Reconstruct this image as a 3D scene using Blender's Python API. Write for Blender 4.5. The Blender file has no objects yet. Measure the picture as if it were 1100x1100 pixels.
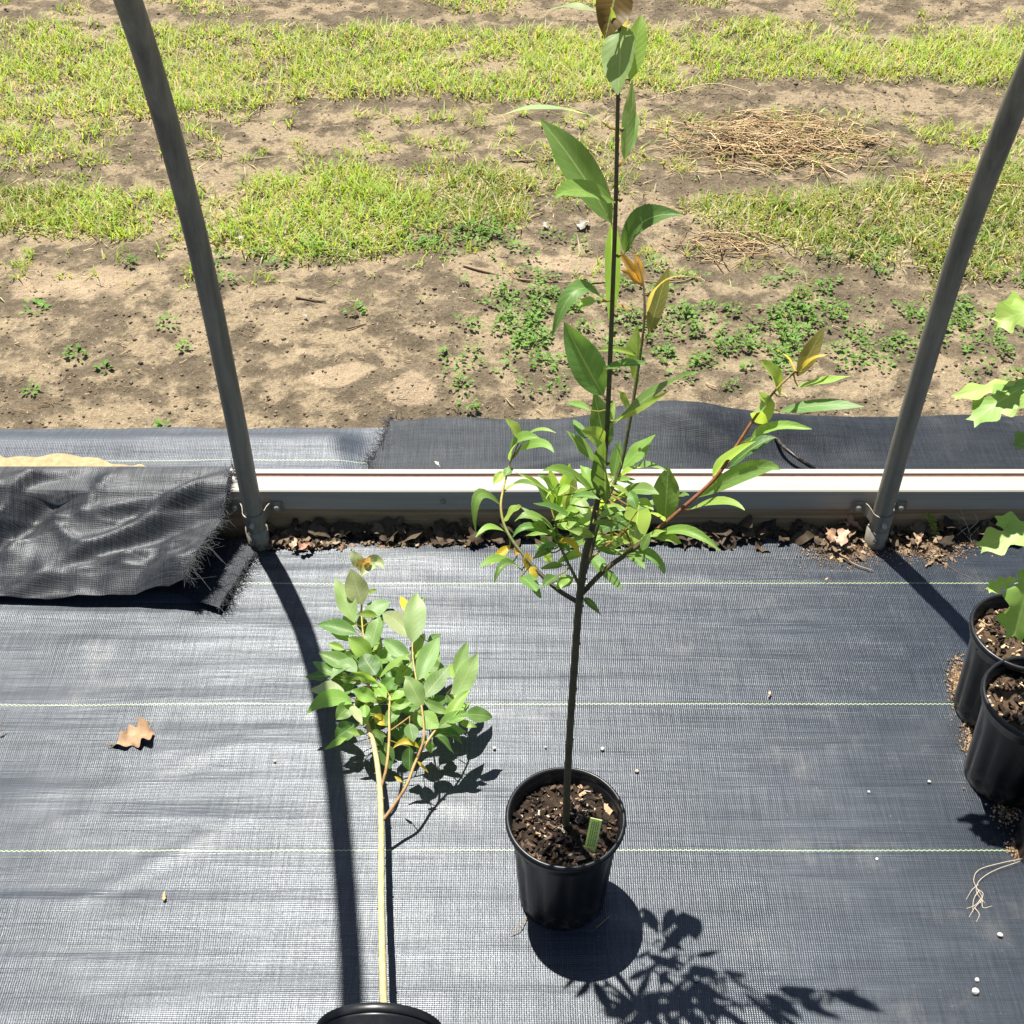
import bpy, math, random
import numpy as np
from mathutils import Vector

random.seed(7)
RNG = np.random.default_rng(7)

# ------------------------------------------------------------------ camera, sky, sun, exposure
scene = bpy.context.scene
COL = scene.collection
FPX, HOR = 1350.0, -690.0                    # focal length and horizon row, in photo pixels (1100 px frame)
PITCH = math.atan((550 - HOR) / FPX)
CAM_H = 1.8077
cam_d = bpy.data.cameras.new('camera')
cam = bpy.data.objects.new('camera', cam_d)
COL.objects.link(cam)
cam_d.sensor_width = 36.0
cam_d.lens = FPX / 1100 * 36
cam_d.clip_start = 0.02
cam_d.clip_end = 500
cam.location = (0, 0, CAM_H)
cam.rotation_euler = (math.pi / 2 - PITCH, 0, 0)
scene.camera = cam

SUN_A, SUN_B = 0.168, 0.295                  # ground shift of a shadow per metre of height
sun_dir = Vector((SUN_A, -SUN_B, -1)).normalized()
ELEV = math.asin(-sun_dir.z)
world = bpy.data.worlds.new("World")
scene.world = world
world.use_nodes = True
wn = world.node_tree
bg = wn.nodes['Background']
sky = wn.nodes.new('ShaderNodeTexSky')
sky.sky_type = 'NISHITA'
sky.sun_disc = False
sky.sun_elevation = ELEV
sky.sun_rotation = math.atan2(-SUN_A, SUN_B)
wn.links.new(sky.outputs[0], bg.inputs[0])
bg.inputs[1].default_value = 0.05
sl = bpy.data.lights.new('sun', 'SUN')
sl.energy = 5.0
sl.angle = math.radians(0.55)
sl.color = (1.0, 0.955, 0.87)
so = bpy.data.objects.new('sun', sl)
COL.objects.link(so)
so.rotation_euler = sun_dir.to_track_quat('-Z', 'Y').to_euler()
scene.view_settings.view_transform = 'Standard'
scene.view_settings.look = 'None'
scene.view_settings.exposure = 1.4
scene.view_settings.gamma = 1
scene.cycles.max_bounces = 6
scene.cycles.transparent_max_bounces = 6

# ------------------------------------------------------------------ helpers
SP, CP = math.sin(PITCH), math.cos(PITCH)
EYE = np.array([0, 0, CAM_H])


def ray(x, y):
    u = (x - 550) / FPX
    v = (y - 550) / FPX
    return np.array([u, CP - v * SP, -SP - v * CP])


def atz(x, y, z=0.0):
    r = ray(x, y)
    return EYE + r * ((z - CAM_H) / r[2])


def aty(x, y, Y):
    r = ray(x, y)
    return EYE + r * (Y / r[1])


def proj(X, Y, Z=0):
    Zr = Z - CAM_H
    d = Y * CP - Zr * SP
    return 550 + FPX * X / d, 550 - FPX * (Y * SP + Zr * CP) / d


def nrm(v):
    v = np.asarray(v, float)
    return v / (np.linalg.norm(v) + 1e-12)


_lat = {}


def vn(x, y, s, seed=0):
    """smooth value noise 0..1, feature size s"""
    if seed not in _lat:
        _lat[seed] = np.random.default_rng(1000 + seed).random((256, 256))
    L = _lat[seed]
    x = np.asarray(x, float) / s + 91.3
    y = np.asarray(y, float) / s + 57.7
    xi = np.floor(x).astype(int)
    yi = np.floor(y).astype(int)
    fx = x - xi
    fy = y - yi
    fx = fx * fx * (3 - 2 * fx)
    fy = fy * fy * (3 - 2 * fy)
    a = L[xi % 256, yi % 256]
    b = L[(xi + 1) % 256, yi % 256]
    c = L[xi % 256, (yi + 1) % 256]
    d = L[(xi + 1) % 256, (yi + 1) % 256]
    return (a * (1 - fx) + b * fx) * (1 - fy) + (c * (1 - fx) + d * fx) * fy


class MB:
    def __init__(s):
        s.v = []
        s.f = []
        s.c = []
        s.uv = []

    def add(s, verts, faces, col=(1, 1, 1), uv=None):
        o = len(s.v)
        s.v.extend([tuple(map(float, p)) for p in verts])
        s.f.extend([tuple(i + o for i in f) for f in faces])
        n = len(verts)
        if len(np.shape(col)) == 1:
            s.c.extend([tuple(col)] * n)
        else:
            s.c.extend([tuple(k) for k in col])
        s.uv.extend(uv if uv is not None else [(0, 0)] * n)

    def build(s, name, mat, parent=None, smooth=True, origin=None, local=False):
        me = bpy.data.meshes.new(name)
        V = np.array(s.v, float)
        if origin is not None and not local:
            V = V - np.array(origin)
        me.from_pydata(V.tolist(), [], s.f)
        ca = me.color_attributes.new('Col', 'FLOAT_COLOR', 'POINT')
        c4 = np.ones((len(s.v), 4), np.float32)
        c4[:, :3] = np.array(s.c, np.float32)
        ca.data.foreach_set('color', c4.ravel())
        at = me.attributes.new('luv', 'FLOAT_VECTOR', 'POINT')
        u3 = np.zeros((len(s.v), 3), np.float32)
        u3[:, :2] = np.array(s.uv, np.float32)
        at.data.foreach_set('vector', u3.ravel())
        if smooth:
            me.polygons.foreach_set('use_smooth', [True] * len(me.polygons))
        me.update()
        return link(name, me, mat, parent, origin)


def link(name, me, mat, parent=None, origin=None):
    if mat is not None and len(me.materials) == 0:
        me.materials.append(mat)
    o = bpy.data.objects.new(name, me)
    COL.objects.link(o)
    if parent is not None:
        o.parent = parent
    elif origin is not None:
        o.location = tuple(origin)
    return o


def empty(name, loc, label, cat, group=None):
    o = bpy.data.objects.new(name, None)
    o.empty_display_size = 0.05
    COL.objects.link(o)
    o.location = tuple(loc)
    tag(o, label, cat, group)
    return o


def tag(o, label=None, cat=None, group=None, kind=None):
    if label:
        o['label'] = label
    if cat:
        o['category'] = cat
    if group:
        o['group'] = group
    if kind:
        o['kind'] = kind
    return o


def fast_mesh(name, V, F, C, mat, smooth=False):
    """big meshes out of numpy arrays; F is (n,k) with k fixed"""
    me = bpy.data.meshes.new(name)
    n, k = F.shape
    me.vertices.add(len(V))
    me.vertices.foreach_set('co', V.astype(np.float32).ravel())
    me.loops.add(n * k)
    me.loops.foreach_set('vertex_index', F.astype(np.int32).ravel())
    me.polygons.add(n)
    me.polygons.foreach_set('loop_start', np.arange(0, n * k, k, dtype=np.int32))
    me.polygons.foreach_set('loop_total', np.full(n, k, dtype=np.int32))
    if smooth:
        me.polygons.foreach_set('use_smooth', np.ones(n, bool))
    me.update(calc_edges=True)
    ca = me.color_attributes.new('Col', 'FLOAT_COLOR', 'POINT')
    c4 = np.ones((len(V), 4), np.float32)
    c4[:, :3] = C
    ca.data.foreach_set('color', c4.ravel())
    me.validate()
    return link(name, me, mat)


def grid_mesh(name, X, Y, Z, mat, parent=None, luv=None, smooth=True):
    ny, nx = X.shape
    V = np.stack([X, Y, Z], -1).reshape(-1, 3)
    i = np.arange(ny * nx).reshape(ny, nx)
    F = np.stack([i[:-1, :-1], i[:-1, 1:], i[1:, 1:], i[1:, :-1]], -1).reshape(-1, 4)
    o = fast_mesh(name, V, F, np.ones((len(V), 3)), mat, smooth)
    if luv is not None:
        at = o.data.attributes.new('luv', 'FLOAT_VECTOR', 'POINT')
        at.data.foreach_set('vector', luv.astype(np.float32).reshape(-1))
    if parent is not None:
        o.parent = parent
    return o


def smooth_path(pts, n=6):
    """Catmull-Rom through the points"""
    P = [np.asarray(p, float) for p in pts]
    P = [2 * P[0] - P[1]] + P + [2 * P[-1] - P[-2]]
    out = []
    for i in range(1, len(P) - 2):
        for k in range(n):
            t = k / n
            a, b, c, d = P[i - 1], P[i], P[i + 1], P[i + 2]
            out.append(.5 * ((2 * b) + (c - a) * t + (2 * a - 5 * b + 4 * c - d) * t * t + (3 * b - a - 3 * c + d) * t ** 3))
    out.append(P[-2])
    return out


def tube(mb, path, rad, col=(1, 1, 1), n=8, cap=True):
    P = [np.asarray(p, float) for p in path]
    m = len(P)
    if np.isscalar(rad):
        rad = [rad] * m
    elif len(rad) != m:
        rad = np.interp(np.linspace(0, 1, m), np.linspace(0, 1, len(rad)), rad)
    if len(np.shape(col)) == 2 and len(col) != m:
        c = np.array(col)
        q = np.linspace(0, 1, len(c))
        col = np.stack([np.interp(np.linspace(0, 1, m), q, c[:, k]) for k in range(3)], -1)
    V, Fc, C, UV = [], [], [], []
    t0 = nrm(P[1] - P[0])
    ref = np.array([0, 0, 1.]) if abs(t0[2]) < .9 else np.array([1., 0, 0])
    a = nrm(np.cross(t0, ref))
    run = 0
    for i in range(m):
        t = nrm(P[min(i + 1, m - 1)] - P[max(i - 1, 0)])
        a = nrm(a - t * np.dot(a, t))
        b = np.cross(t, a)
        if i:
            run += np.linalg.norm(P[i] - P[i - 1])
        for k in range(n):
            th = 2 * math.pi * k / n
            V.append(P[i] + rad[i] * (a * math.cos(th) + b * math.sin(th)))
            C.append(col[i] if len(np.shape(col)) == 2 else col)
            UV.append((k / n, run))
    for i in range(m - 1):
        for k in range(n):
            Fc.append((i * n + k, i * n + (k + 1) % n, (i + 1) * n + (k + 1) % n, (i + 1) * n + k))
    if cap:
        Fc.append(tuple(range(n))[::-1])
        Fc.append(tuple((m - 1) * n + k for k in range(n)))
    mb.add(V, Fc, C, UV)


def box(mb, lo, hi, col=(1, 1, 1), bev=0.0):
    x0, y0, z0 = lo
    x1, y1, z1 = hi
    if bev <= 0:
        V = [(x, y, z) for z in (z0, z1) for y in (y0, y1) for x in (x0, x1)]
        F = [(0, 2, 3, 1), (4, 5, 7, 6), (0, 1, 5, 4), (2, 6, 7, 3), (0, 4, 6, 2), (1, 3, 7, 5)]
        mb.add(V, F, col)
        return
    # bevelled along x (profile in y,z)
    b = bev
    prof = [(y0 + b, z0), (y1 - b, z0), (y1, z0 + b), (y1, z1 - b), (y1 - b, z1), (y0 + b, z1), (y0, z1 - b), (y0, z0 + b)]
    V = [(x, y, z) for x in (x0, x1) for (y, z) in prof]
    k = len(prof)
    F = [(i, (i + 1) % k, k + (i + 1) % k, k + i) for i in range(k)] + [tuple(range(k))[::-1], tuple(range(k, 2 * k))]
    mb.add(V, F, col)


def lathe(mb, prof, n=48, col=(1, 1, 1), facet=0.0, nf=14, M=None, fz=(0, 9)):
    V, F, UV = [], [], []
    for (r, z) in prof:
        for k in range(n):
            th = 2 * math.pi * k / n
            rr = r
            if facet and fz[0] <= z <= fz[1]:
                rr = r * (1 - facet * (0.5 + 0.5 * math.cos(nf * th)) ** 3)
            V.append((rr * math.cos(th), rr * math.sin(th), z))
            UV.append((k / n, z))
    for i in range(len(prof) - 1):
        for k in range(n):
            F.append((i * n + k, i * n + (k + 1) % n, (i + 1) * n + (k + 1) % n, (i + 1) * n + k))
    if M is not None:
        V = [tuple(M @ Vector(v)) for v in V]
    mb.add(V, F, col, UV)


# ------------------------------------------------------------------ materials
class NT:
    def __init__(s, name):
        s.m = bpy.data.materials.new(name)
        s.m.use_nodes = True
        s.t = s.m.node_tree
        s.p = s.t.nodes['Principled BSDF']
        s.out = s.t.nodes['Material Output']

    def n(s, typ, **kw):
        nd = s.t.nodes.new(typ)
        for k, v in kw.items():
            if k.startswith('i_'):
                nd.inputs[k[2:].replace('_', ' ')].default_value = v
            else:
                setattr(nd, k, v)
        return nd

    def l(s, a, b):
        s.t.links.new(a, b)

    def math(s, op, a, b=None, c=None, clamp=False):
        nd = s.n('ShaderNodeMath', operation=op, use_clamp=clamp)
        for i, q in enumerate((a, b, c)):
            if q is None:
                continue
            if isinstance(q, (int, float)):
                nd.inputs[i].default_value = q
            else:
                s.l(q, nd.inputs[i])
        return nd.outputs[0]

    def mix(s, fac, a, b, typ='MIX'):
        nd = s.n('ShaderNodeMix', data_type='RGBA', blend_type=typ)
        for q, i in ((fac, 0), (a, 6), (b, 7)):
            if isinstance(q, (int, float)):
                nd.inputs[i].default_value = q
            elif isinstance(q, tuple):
                nd.inputs[i].default_value = (*q, 1)
            else:
                s.l(q, nd.inputs[i])
        return nd.outputs[2]

    def noise(s, vec, scale, detail=4, rough=.55, dist=0.0):
        nd = s.n('ShaderNodeTexNoise')
        nd.inputs['Scale'].default_value = scale
        nd.inputs['Detail'].default_value = detail
        nd.inputs['Roughness'].default_value = rough
        nd.inputs['Distortion'].default_value = dist
        if vec is not None:
            s.l(vec, nd.inputs['Vector'])
        return nd.outputs[0]

    def ramp(s, fac, lo, hi):
        nd = s.n('ShaderNodeMapRange', clamp=True)
        nd.inputs[1].default_value = lo
        nd.inputs[2].default_value = hi
        s.l(fac, nd.inputs[0])
        return nd.outputs[0]

    def scale(s, vec, sc, rot=(0, 0, 0)):
        nd = s.n('ShaderNodeMapping')
        nd.inputs['Scale'].default_value = sc
        nd.inputs['Rotation'].default_value = rot
        s.l(vec, nd.inputs[0])
        return nd.outputs[0]

    def bump(s, h, strength, dist, prev=None):
        nd = s.n('ShaderNodeBump')
        nd.inputs['Strength'].default_value = strength
        nd.inputs['Distance'].default_value = dist
        s.l(h, nd.inputs['Height'])
        if prev is not None:
            s.l(prev, nd.inputs['Normal'])
        return nd.outputs[0]

    def attr(s, name):
        return s.n('ShaderNodeAttribute', attribute_name=name)

    def pos(s):
        return s.n('ShaderNodeNewGeometry').outputs['Position']

    def obj(s):
        return s.n('ShaderNodeTexCoord').outputs['Object']

    def P(s, **kw):
        for k, v in kw.items():
            k = k.replace('_', ' ')
            if isinstance(v, (int, float, tuple)):
                s.p.inputs[k].default_value = (*v, 1) if isinstance(v, tuple) and len(v) == 3 else v
            else:
                s.l(v, s.p.inputs[k])


def mat_leaf(name, transl=.52, rough=.5, vein=True):
    t = NT(name)
    col = t.attr('Col').outputs['Color']
    luv = t.attr('luv').outputs['Vector']
    sep = t.n('ShaderNodeSeparateXYZ')
    t.l(luv, sep.inputs[0])
    u, v = sep.outputs[0], sep.outputs[1]
    geo = t.n('ShaderNodeNewGeometry')
    back = geo.outputs['Backfacing']
    au = t.math('ABSOLUTE', u)
    blot = t.noise(t.obj(), 45, 5, .65)
    c = t.mix(t.math('MULTIPLY', t.ramp(blot, .35, .7), .45), col, t.mix(1.0, col, (.6, .75, .55), 'MULTIPLY'))
    pale = t.mix(.55, c, (.26, .36, .19))
    c = t.mix(t.math('MULTIPLY', back, .75), c, pale)
    if vein:
        mid = t.math('LESS_THAN', au, .05)
        ph = t.math('SUBTRACT', t.math('MULTIPLY', v, 9.0), t.math('MULTIPLY', au, 1.7))
        fr = t.math('ABSOLUTE', t.math('SUBTRACT', t.math('FRACT', ph), .5))
        sv = t.math('LESS_THAN', fr, .06)
        vm = t.math('MAXIMUM', mid, t.math('MULTIPLY', sv, .16))
        c = t.mix(t.math('MULTIPLY', vm, .55), c, (.40, .50, .18))
        nb = t.bump(fr, .12, .002)
        t.P(Normal=nb)
    t.P(Base_Color=c, Roughness=rough, Specular_IOR_Level=.5)
    tr = t.n('ShaderNodeBsdfTranslucent')
    tc = t.mix(1.0, c, (1.85, 1.65, .75), 'MULTIPLY')
    t.l(tc, tr.inputs[0])
    mx = t.n('ShaderNodeMixShader')
    mx.inputs[0].default_value = transl
    t.l(t.p.outputs[0], mx.inputs[1])
    t.l(tr.outputs[0], mx.inputs[2])
    t.l(mx.outputs[0], t.out.inputs[0])
    return t.m


def mat_vcol(name, rough=.8, spec=.3, noise_sc=0, bump=0, transl=0):
    t = NT(name)
    c = t.attr('Col').outputs['Color']
    if noise_sc:
        nz = t.noise(t.obj(), noise_sc, 4)
        c = t.mix(t.ramp(nz, .3, .75), t.mix(1.0, c, (.62, .6, .58), 'MULTIPLY'), c)
        if bump:
            t.P(Normal=t.bump(nz, .6, bump))
    t.P(Base_Color=c, Roughness=rough, Specular_IOR_Level=spec)
    if transl:
        tr = t.n('ShaderNodeBsdfTranslucent')
        t.l(t.mix(1.0, c, (1.4, 1.4, .7), 'MULTIPLY'), tr.inputs[0])
        mx = t.n('ShaderNodeMixShader')
        mx.inputs[0].default_value = transl
        t.l(t.p.outputs[0], mx.inputs[1])
        t.l(tr.outputs[0], mx.inputs[2])
        t.l(mx.outputs[0], t.out.inputs[0])
    return t.m


def mat_plastic(name):
    t = NT(name)
    o = t.obj()
    n1 = t.noise(o, 18, 5)
    n2 = t.noise(t.scale(o, (90, 90, 8)), 1, 3)
    dust = t.math('MULTIPLY', t.ramp(n1, .45, .8), .5)
    sepo = t.n('ShaderNodeSeparateXYZ')
    t.l(o, sepo.inputs[0])
    low = t.math('SUBTRACT', 1.0, t.ramp(t.math('ADD', sepo.outputs[2], t.math('MULTIPLY', n1, .06)), .03, .10))
    spl = t.math('MULTIPLY', t.math('MULTIPLY', low, t.ramp(t.noise(o, 70, 4, .7), .5, .62)), .7)
    c = t.mix(dust, (.006, .0065, .0075), (.020, .020, .020))
    c = t.mix(spl, c, (.10, .075, .05))
    r = t.math('ADD', t.math('MULTIPLY', n2, .25), .24)
    t.P(Base_Color=c, Roughness=r, Specular_IOR_Level=.36, Normal=t.bump(n2, .12, .001))
    return t.m


def mat_fabric(name, thread0=None, spacing=.3048, dark=(.005, .0078, .0125), light=(.021, .0265, .036), streak=1.0,
               dustamt=.5, rough=.41, spec=.76, aniso=.78):
    t = NT(name)
    pos = t.pos()
    sep = t.n('ShaderNodeSeparateXYZ')
    t.l(pos, sep.inputs[0])
    x, y = sep.outputs[0], sep.outputs[1]
    # weave: warp along y (fine lines in x), weft along x
    wob = t.noise(t.scale(pos, (3, 30, 30)), 1, 2)
    xw = t.math('ADD', x, t.math('MULTIPLY', wob, .003))
    wx = t.math('SINE', t.math('MULTIPLY', xw, 2 * math.pi / .0036))
    wy = t.math('SINE', t.math('MULTIPLY', y, 2 * math.pi / .0031))
    cell = t.noise(t.scale(pos, (270, 330, 100)), 1, 1)
    ths = t.noise(t.scale(pos, (260, 11, 1)), 1, 2)        # single brighter warp threads
    ths2 = t.noise(t.scale(pos, (12, 300, 1)), 1, 2)         # weft threads
    st = t.noise(t.scale(pos, (1.3, 26, 5)), 1, 4, .6, .4)  # long streaks across the bolt
    st2 = t.noise(t.scale(pos, (4, 95, 5)), 1, 3)
    big = t.noise(t.scale(pos, (1.2, 4, 1)), 1.6, 3)
    weave = t.math('MULTIPLY', t.math('ADD', wx, 1), t.math('ADD', wy, 1))
    weave = t.math('MULTIPLY', weave, .25)
    f = t.math('ADD', t.math('MULTIPLY', t.ramp(st, .33, .68), .45 * streak),
               t.math('MULTIPLY', t.ramp(ths, .35, .7), .22))
    f = t.math('ADD', f, t.math('MULTIPLY', t.ramp(ths2, .35, .7), .17))
    f = t.math('ADD', f, t.math('MULTIPLY', t.ramp(cell, .35, .68), .22))
    f = t.math('ADD', f, t.math('MULTIPLY', t.ramp(st2, .35, .7), .18 * streak))
    f = t.math('SUBTRACT', f, .12, clamp=True)
    c = t.mix(f, dark, light)
    dust = t.math('MULTIPLY', t.ramp(t.noise(pos, 5.5, 9, .74), .56, .85), dustamt * .6)
    speck = t.ramp(t.noise(pos, 160, 2, .6), .68, .76)
    dust = t.math('ADD', dust, t.math('MULTIPLY', speck, .5 * dustamt), clamp=True)
    c = t.mix(dust, c, (.27, .25, .22))
    if thread0 is not None:
        zz = t.math('MULTIPLY', t.math('ABSOLUTE', t.math('SUBTRACT', t.math('FRACT', t.math('MULTIPLY', x, 1 / .0085)), .5)), .0042)
        dr = t.math('MULTIPLY', t.noise(t.scale(pos, (1.5, 0, 0)), 1, 1), .006)
        yy = t.math('SUBTRACT', t.math('ADD', t.math('ADD', y, zz), dr), thread0 + .0043 - spacing / 2)
        m = t.math('SUBTRACT', t.math('MODULO', t.math('ADD', yy, spacing * 40), spacing), spacing / 2)
        on = t.math('LESS_THAN', t.math('ABSOLUTE', m), .00085)
        c = t.mix(t.math('MULTIPLY', on, .85), c, (.26, .33, .17))
    r = t.math('ADD', t.math('MULTIPLY', st, -.16), rough + .09)
    b = t.bump(st, .46 * streak, .010)
    b = t.bump(st2, .30 * streak, .003, b)
    b = t.bump(big, .25, .03, b)
    b = t.bump(t.math('ADD', weave, t.math('MULTIPLY', cell, .8)), .38, .0009, b)
    sp_ = t.math('MULTIPLY', t.math('ADD', t.math('MULTIPLY', t.ramp(ths, .3, .7), .28), t.math('MULTIPLY', t.ramp(ths2, .3, .7), .14)), spec)
    sp_ = t.math('ADD', sp_, spec * .54)
    tn = t.n('ShaderNodeCombineXYZ')
    tn.inputs[1].default_value = 1.0
    t.P(Base_Color=c, Roughness=r, Specular_IOR_Level=sp_, Normal=b, Anisotropic=aniso, Specular_Tint=(.90, .95, 1.0), Tangent=tn.outputs[0])
    return t.m


SOIL_SPOTS = []
for (qx, qy, qa, qb) in ((364, 404, 38, 13), (440, 422, 36, 16), (330, 380, 16, 5), (250, 265, 90, 12), (90, 300, 90, 18), (620, 282, 70, 10), (520, 460, 60, 6)):
    g_ = atz(qx, qy)
    SOIL_SPOTS.append((float(g_[0]), float(g_[1]), float(atz(qx + qa, qy)[0] - g_[0]), float(atz(qx, qy - qb)[1] - g_[1])))


def mat_soil(name):
    t = NT(name)
    pos = t.pos()
    sep = t.n('ShaderNodeSeparateXYZ')
    t.l(pos, sep.inputs[0])
    x_, y_ = sep.outputs[0], sep.outputs[1]
    n1 = t.noise(t.scale(pos, (1.0, 1.9, 1)), 1.9, 5, .6, .5)
    n2 = t.noise(pos, 11, 6, .65)
    n3 = t.noise(pos, 85, 4, .7)
    crust = t.ramp(t.math('ADD', n1, t.math('MULTIPLY', t.math('SUBTRACT', n2, .5), 1.5)), .47, .62)
    c = t.mix(t.ramp(n2, .34, .66), (.112, .090, .060), (.215, .171, .114))
    c = t.mix(crust, c, (.315, .25, .162))
    c = t.mix(t.math('MULTIPLY', t.ramp(n3, .38, .66), .75), t.mix(1.0, c, (.60, .58, .56), 'MULTIPLY'), c)
    n4 = t.noise(pos, 7.5, 6, .65)
    for (cx, cy, rx, ry) in SOIL_SPOTS:
        ux = t.math('MULTIPLY', t.math('SUBTRACT', x_, cx), 1 / rx)
        uy = t.math('MULTIPLY', t.math('SUBTRACT', y_, cy), 1 / ry)
        r2 = t.math('ADD', t.math('MULTIPLY', ux, ux), t.math('MULTIPLY', uy, uy))
        r2 = t.math('ADD', r2, t.math('MULTIPLY', t.math('SUBTRACT', n4, .5), 4.5))
        c = t.mix(t.math('MULTIPLY', t.math('SUBTRACT', 1.0, t.ramp(r2, .5, 1.0)), .5), c, (.40, .305, .20))
    peb = t.ramp(t.noise(pos, 140, 1, .5), .7, .75)
    c = t.mix(t.math('MULTIPLY', peb, .5), c, (.5, .42, .3))
    b = t.bump(n2, 1.0, .03)
    b = t.bump(n3, 1.0, .010, b)
    t.P(Base_Color=c, Roughness=.95, Specular_IOR_Level=.15, Normal=b)
    return t.m


def mat_metal(name, base, rough, metallic, streak=(4, 4, 4), var=.3, dirt=(.16, .12, .08), dirtamt=.25):
    t = NT(name)
    o = t.obj()
    n1 = t.noise(t.scale(o, streak), 1, 5, .6)
    n2 = t.noise(o, 30, 5, .7)
    c = t.mix(t.ramp(n1, .3, .7), t.mix(var, base, (0.02, .02, .02)), base)
    c = t.mix(t.math('MULTIPLY', t.ramp(n2, .5, .8), dirtamt), c, dirt)
    r = t.math('ADD', t.math('MULTIPLY', n2, .25), rough - .12)
    t.P(Base_Color=c, Roughness=r, Metallic=metallic, Normal=t.bump(n2, .15, .001))
    return t.m


def mat_wood(name):
    t = NT(name)
    o = t.obj()
    n1 = t.noise(t.scale(o, (2.5, 60, 60)), 1, 5, .6, .6)
    n2 = t.noise(o, 12, 4)
    c = t.mix(t.ramp(n1, .3, .7), (.16, .10, .05), (.42, .30, .17))
    c = t.mix(t.math('MULTIPLY', n2, .4), c, (.12, .09, .06))
    t.P(Base_Color=c, Roughness=.85, Normal=t.bump(n1, .4, .002))
    return t.m


M_LEAF = mat_leaf('leaf_green')
M_OAK = mat_leaf('leaf_oak', .40, .5)
M_BARK = mat_vcol('bark', .6, .35, 90, .002)
M_PLASTIC = mat_plastic('black_plastic')
M_FAB = mat_fabric('woven_fabric', 1.751)
M_FAB_OUT = mat_fabric('woven_fabric_outside', 2.12, dark=(.020, .024, .032), light=(.062, .070, .085), dustamt=.4, spec=.5)
M_FAB_DARK = mat_fabric('woven_fabric_dark', None, dark=(.009, .011, .014), light=(.034, .038, .045), streak=.4, dustamt=.3, rough=.56, spec=.3)
M_FLAP = mat_fabric('shade_fabric', None, dark=(.009, .010, .012), light=(.060, .062, .064), streak=.4, dustamt=.35, rough=.46, spec=.5)
M_SOIL = mat_soil('dry_soil')
M_POT_SOIL = mat_vcol('potting_mix', .95, .15, 140, .002)
M_VCOL = mat_vcol('dry_litter', .85, .2, 90, .001)
M_STRAW = mat_vcol('straw', .7, .3, transl=.15)
M_GRASS = mat_vcol('grass_blades', .55, .3, transl=.45)
M_STEEL = mat_metal('galvanized_steel', (.28, .255, .20), .6, .2, (50, 50, 3), .6, (.12, .09, .06), .35)
M_ALU = mat_metal('aluminium', (.33, .312, .275), .5, .08, (1.2, 60, 60), .38, (.30, .24, .17), .6)
M_WOOD = mat_wood('weathered_wood')
M_TAG = mat_vcol('tag_plastic', .5, .4, transl=.45)
M_STONE = mat_vcol('stone', .8, .3, 200, .001)
M_DARKCLOTH = mat_vcol('frayed_threads', .55, .5)
M_TUBE = mat_plastic('tube_plastic')


# ------------------------------------------------------------------ the setting: ground and floor fabric
def axis(fine0, fine1, step, far):
    a = list(np.arange(fine0, fine1 + 1e-6, step))
    d = step
    lo = fine0
    left = []
    while lo > -far:
        d *= 1.35
        lo -= d
        left.append(lo)
    d = step
    hi = fine1
    right = []
    while hi < far:
        d *= 1.35
        hi += d
        right.append(hi)
    return np.array(left[::-1] + a + right)


def ground_z(X, Y):
    z = .034 * (vn(X, Y, .55, 1) - .5) + .013 * (vn(X, Y, .13, 2) - .5) + .013 * (vn(X, Y, .05, 3) - .5) + .010 * (vn(X, Y, .028, 4) - .5)
    z = z + .02 * np.exp(-((Y - 2.75) / .25) ** 2) * (vn(X, Y, .3, 5) - .3)
    k = np.clip((Y - 2.28) / .15, 0, 1)
    z = z * (.25 + .75 * k) - .012 * (1 - k)
    inside = Y < 1.93
    return np.where(inside, np.minimum(z * .3 - .016, -.012), z)


gx = axis(-2.6, 2.6, .018, 60)
gy = axis(1.86, 5.3, .018, 60)
X, Y = np.meshgrid(gx, gy)
Z = ground_z(X, Y)
ground = grid_mesh('ground', X, Y, Z, M_SOIL)
tag(ground, kind='structure')

fx = axis(-1.3, 1.4, .02, 3.0)
fy0 = np.arange(.5, 1.8815, .006)
fy = np.concatenate([np.linspace(-3, .49, 20), fy0])
X, Y = np.meshgrid(fx, fy)
leftw = np.clip((.15 - X) / .9, 0, 1)
topw = np.clip((Y - 1.6) / .15, 0, 1) * np.exp(-((X + .3) / .35) ** 2)
A = .45 + 1.9 * leftw + 1.1 * topw
rip = (vn(X * .16, Y + .03 * X, .055, 11) - .5) * .0044 + (vn(X * .10, Y, .026, 12) - .5) * .0026 + (vn(X * .2, Y, .12, 13) - .5) * .0026 + (vn(X * .5, Y, .045, 16) - .5) * .0010
Z = .006 + A * rip
for (ca, cb, am) in (((40, 990), (290, 868), .0022), ((150, 840), (330, 770), .0014), ((0, 905), (120, 870), .0018), ((690, 700), (880, 640), .0012)):
    a_, b_ = atz(*ca), atz(*cb)
    dv = (b_ - a_)[:2]
    ln = np.linalg.norm(dv)
    dv = dv / ln
    uu = ((X - a_[0]) * dv[0] + (Y - a_[1]) * dv[1]) / ln
    vv = -(X - a_[0]) * dv[1] + (Y - a_[1]) * dv[0]
    Z = Z + am * np.exp(-(vv / .012) ** 2) * np.clip(np.minimum(uu, 1 - uu) * 4, 0, 1)
edge = np.clip((Y - 1.855) / .03, 0, 1)
Z = Z + edge * .004 * vn(X, Y, .08, 14)
Y2 = Y + edge * .012 * (vn(X, Y * 0, .1, 15) - .6)
fabric = grid_mesh('ground_fabric', X, Y2, Z, M_FAB)
tag(fabric, kind='structure')

# ------------------------------------------------------------------ baseboard along the tunnel edge
WY, RH = 1.897, .123
bb = empty('baseboard', (0, WY, 0), 'long white metal rail on a wooden board along the tunnel edge', 'rail')


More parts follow.
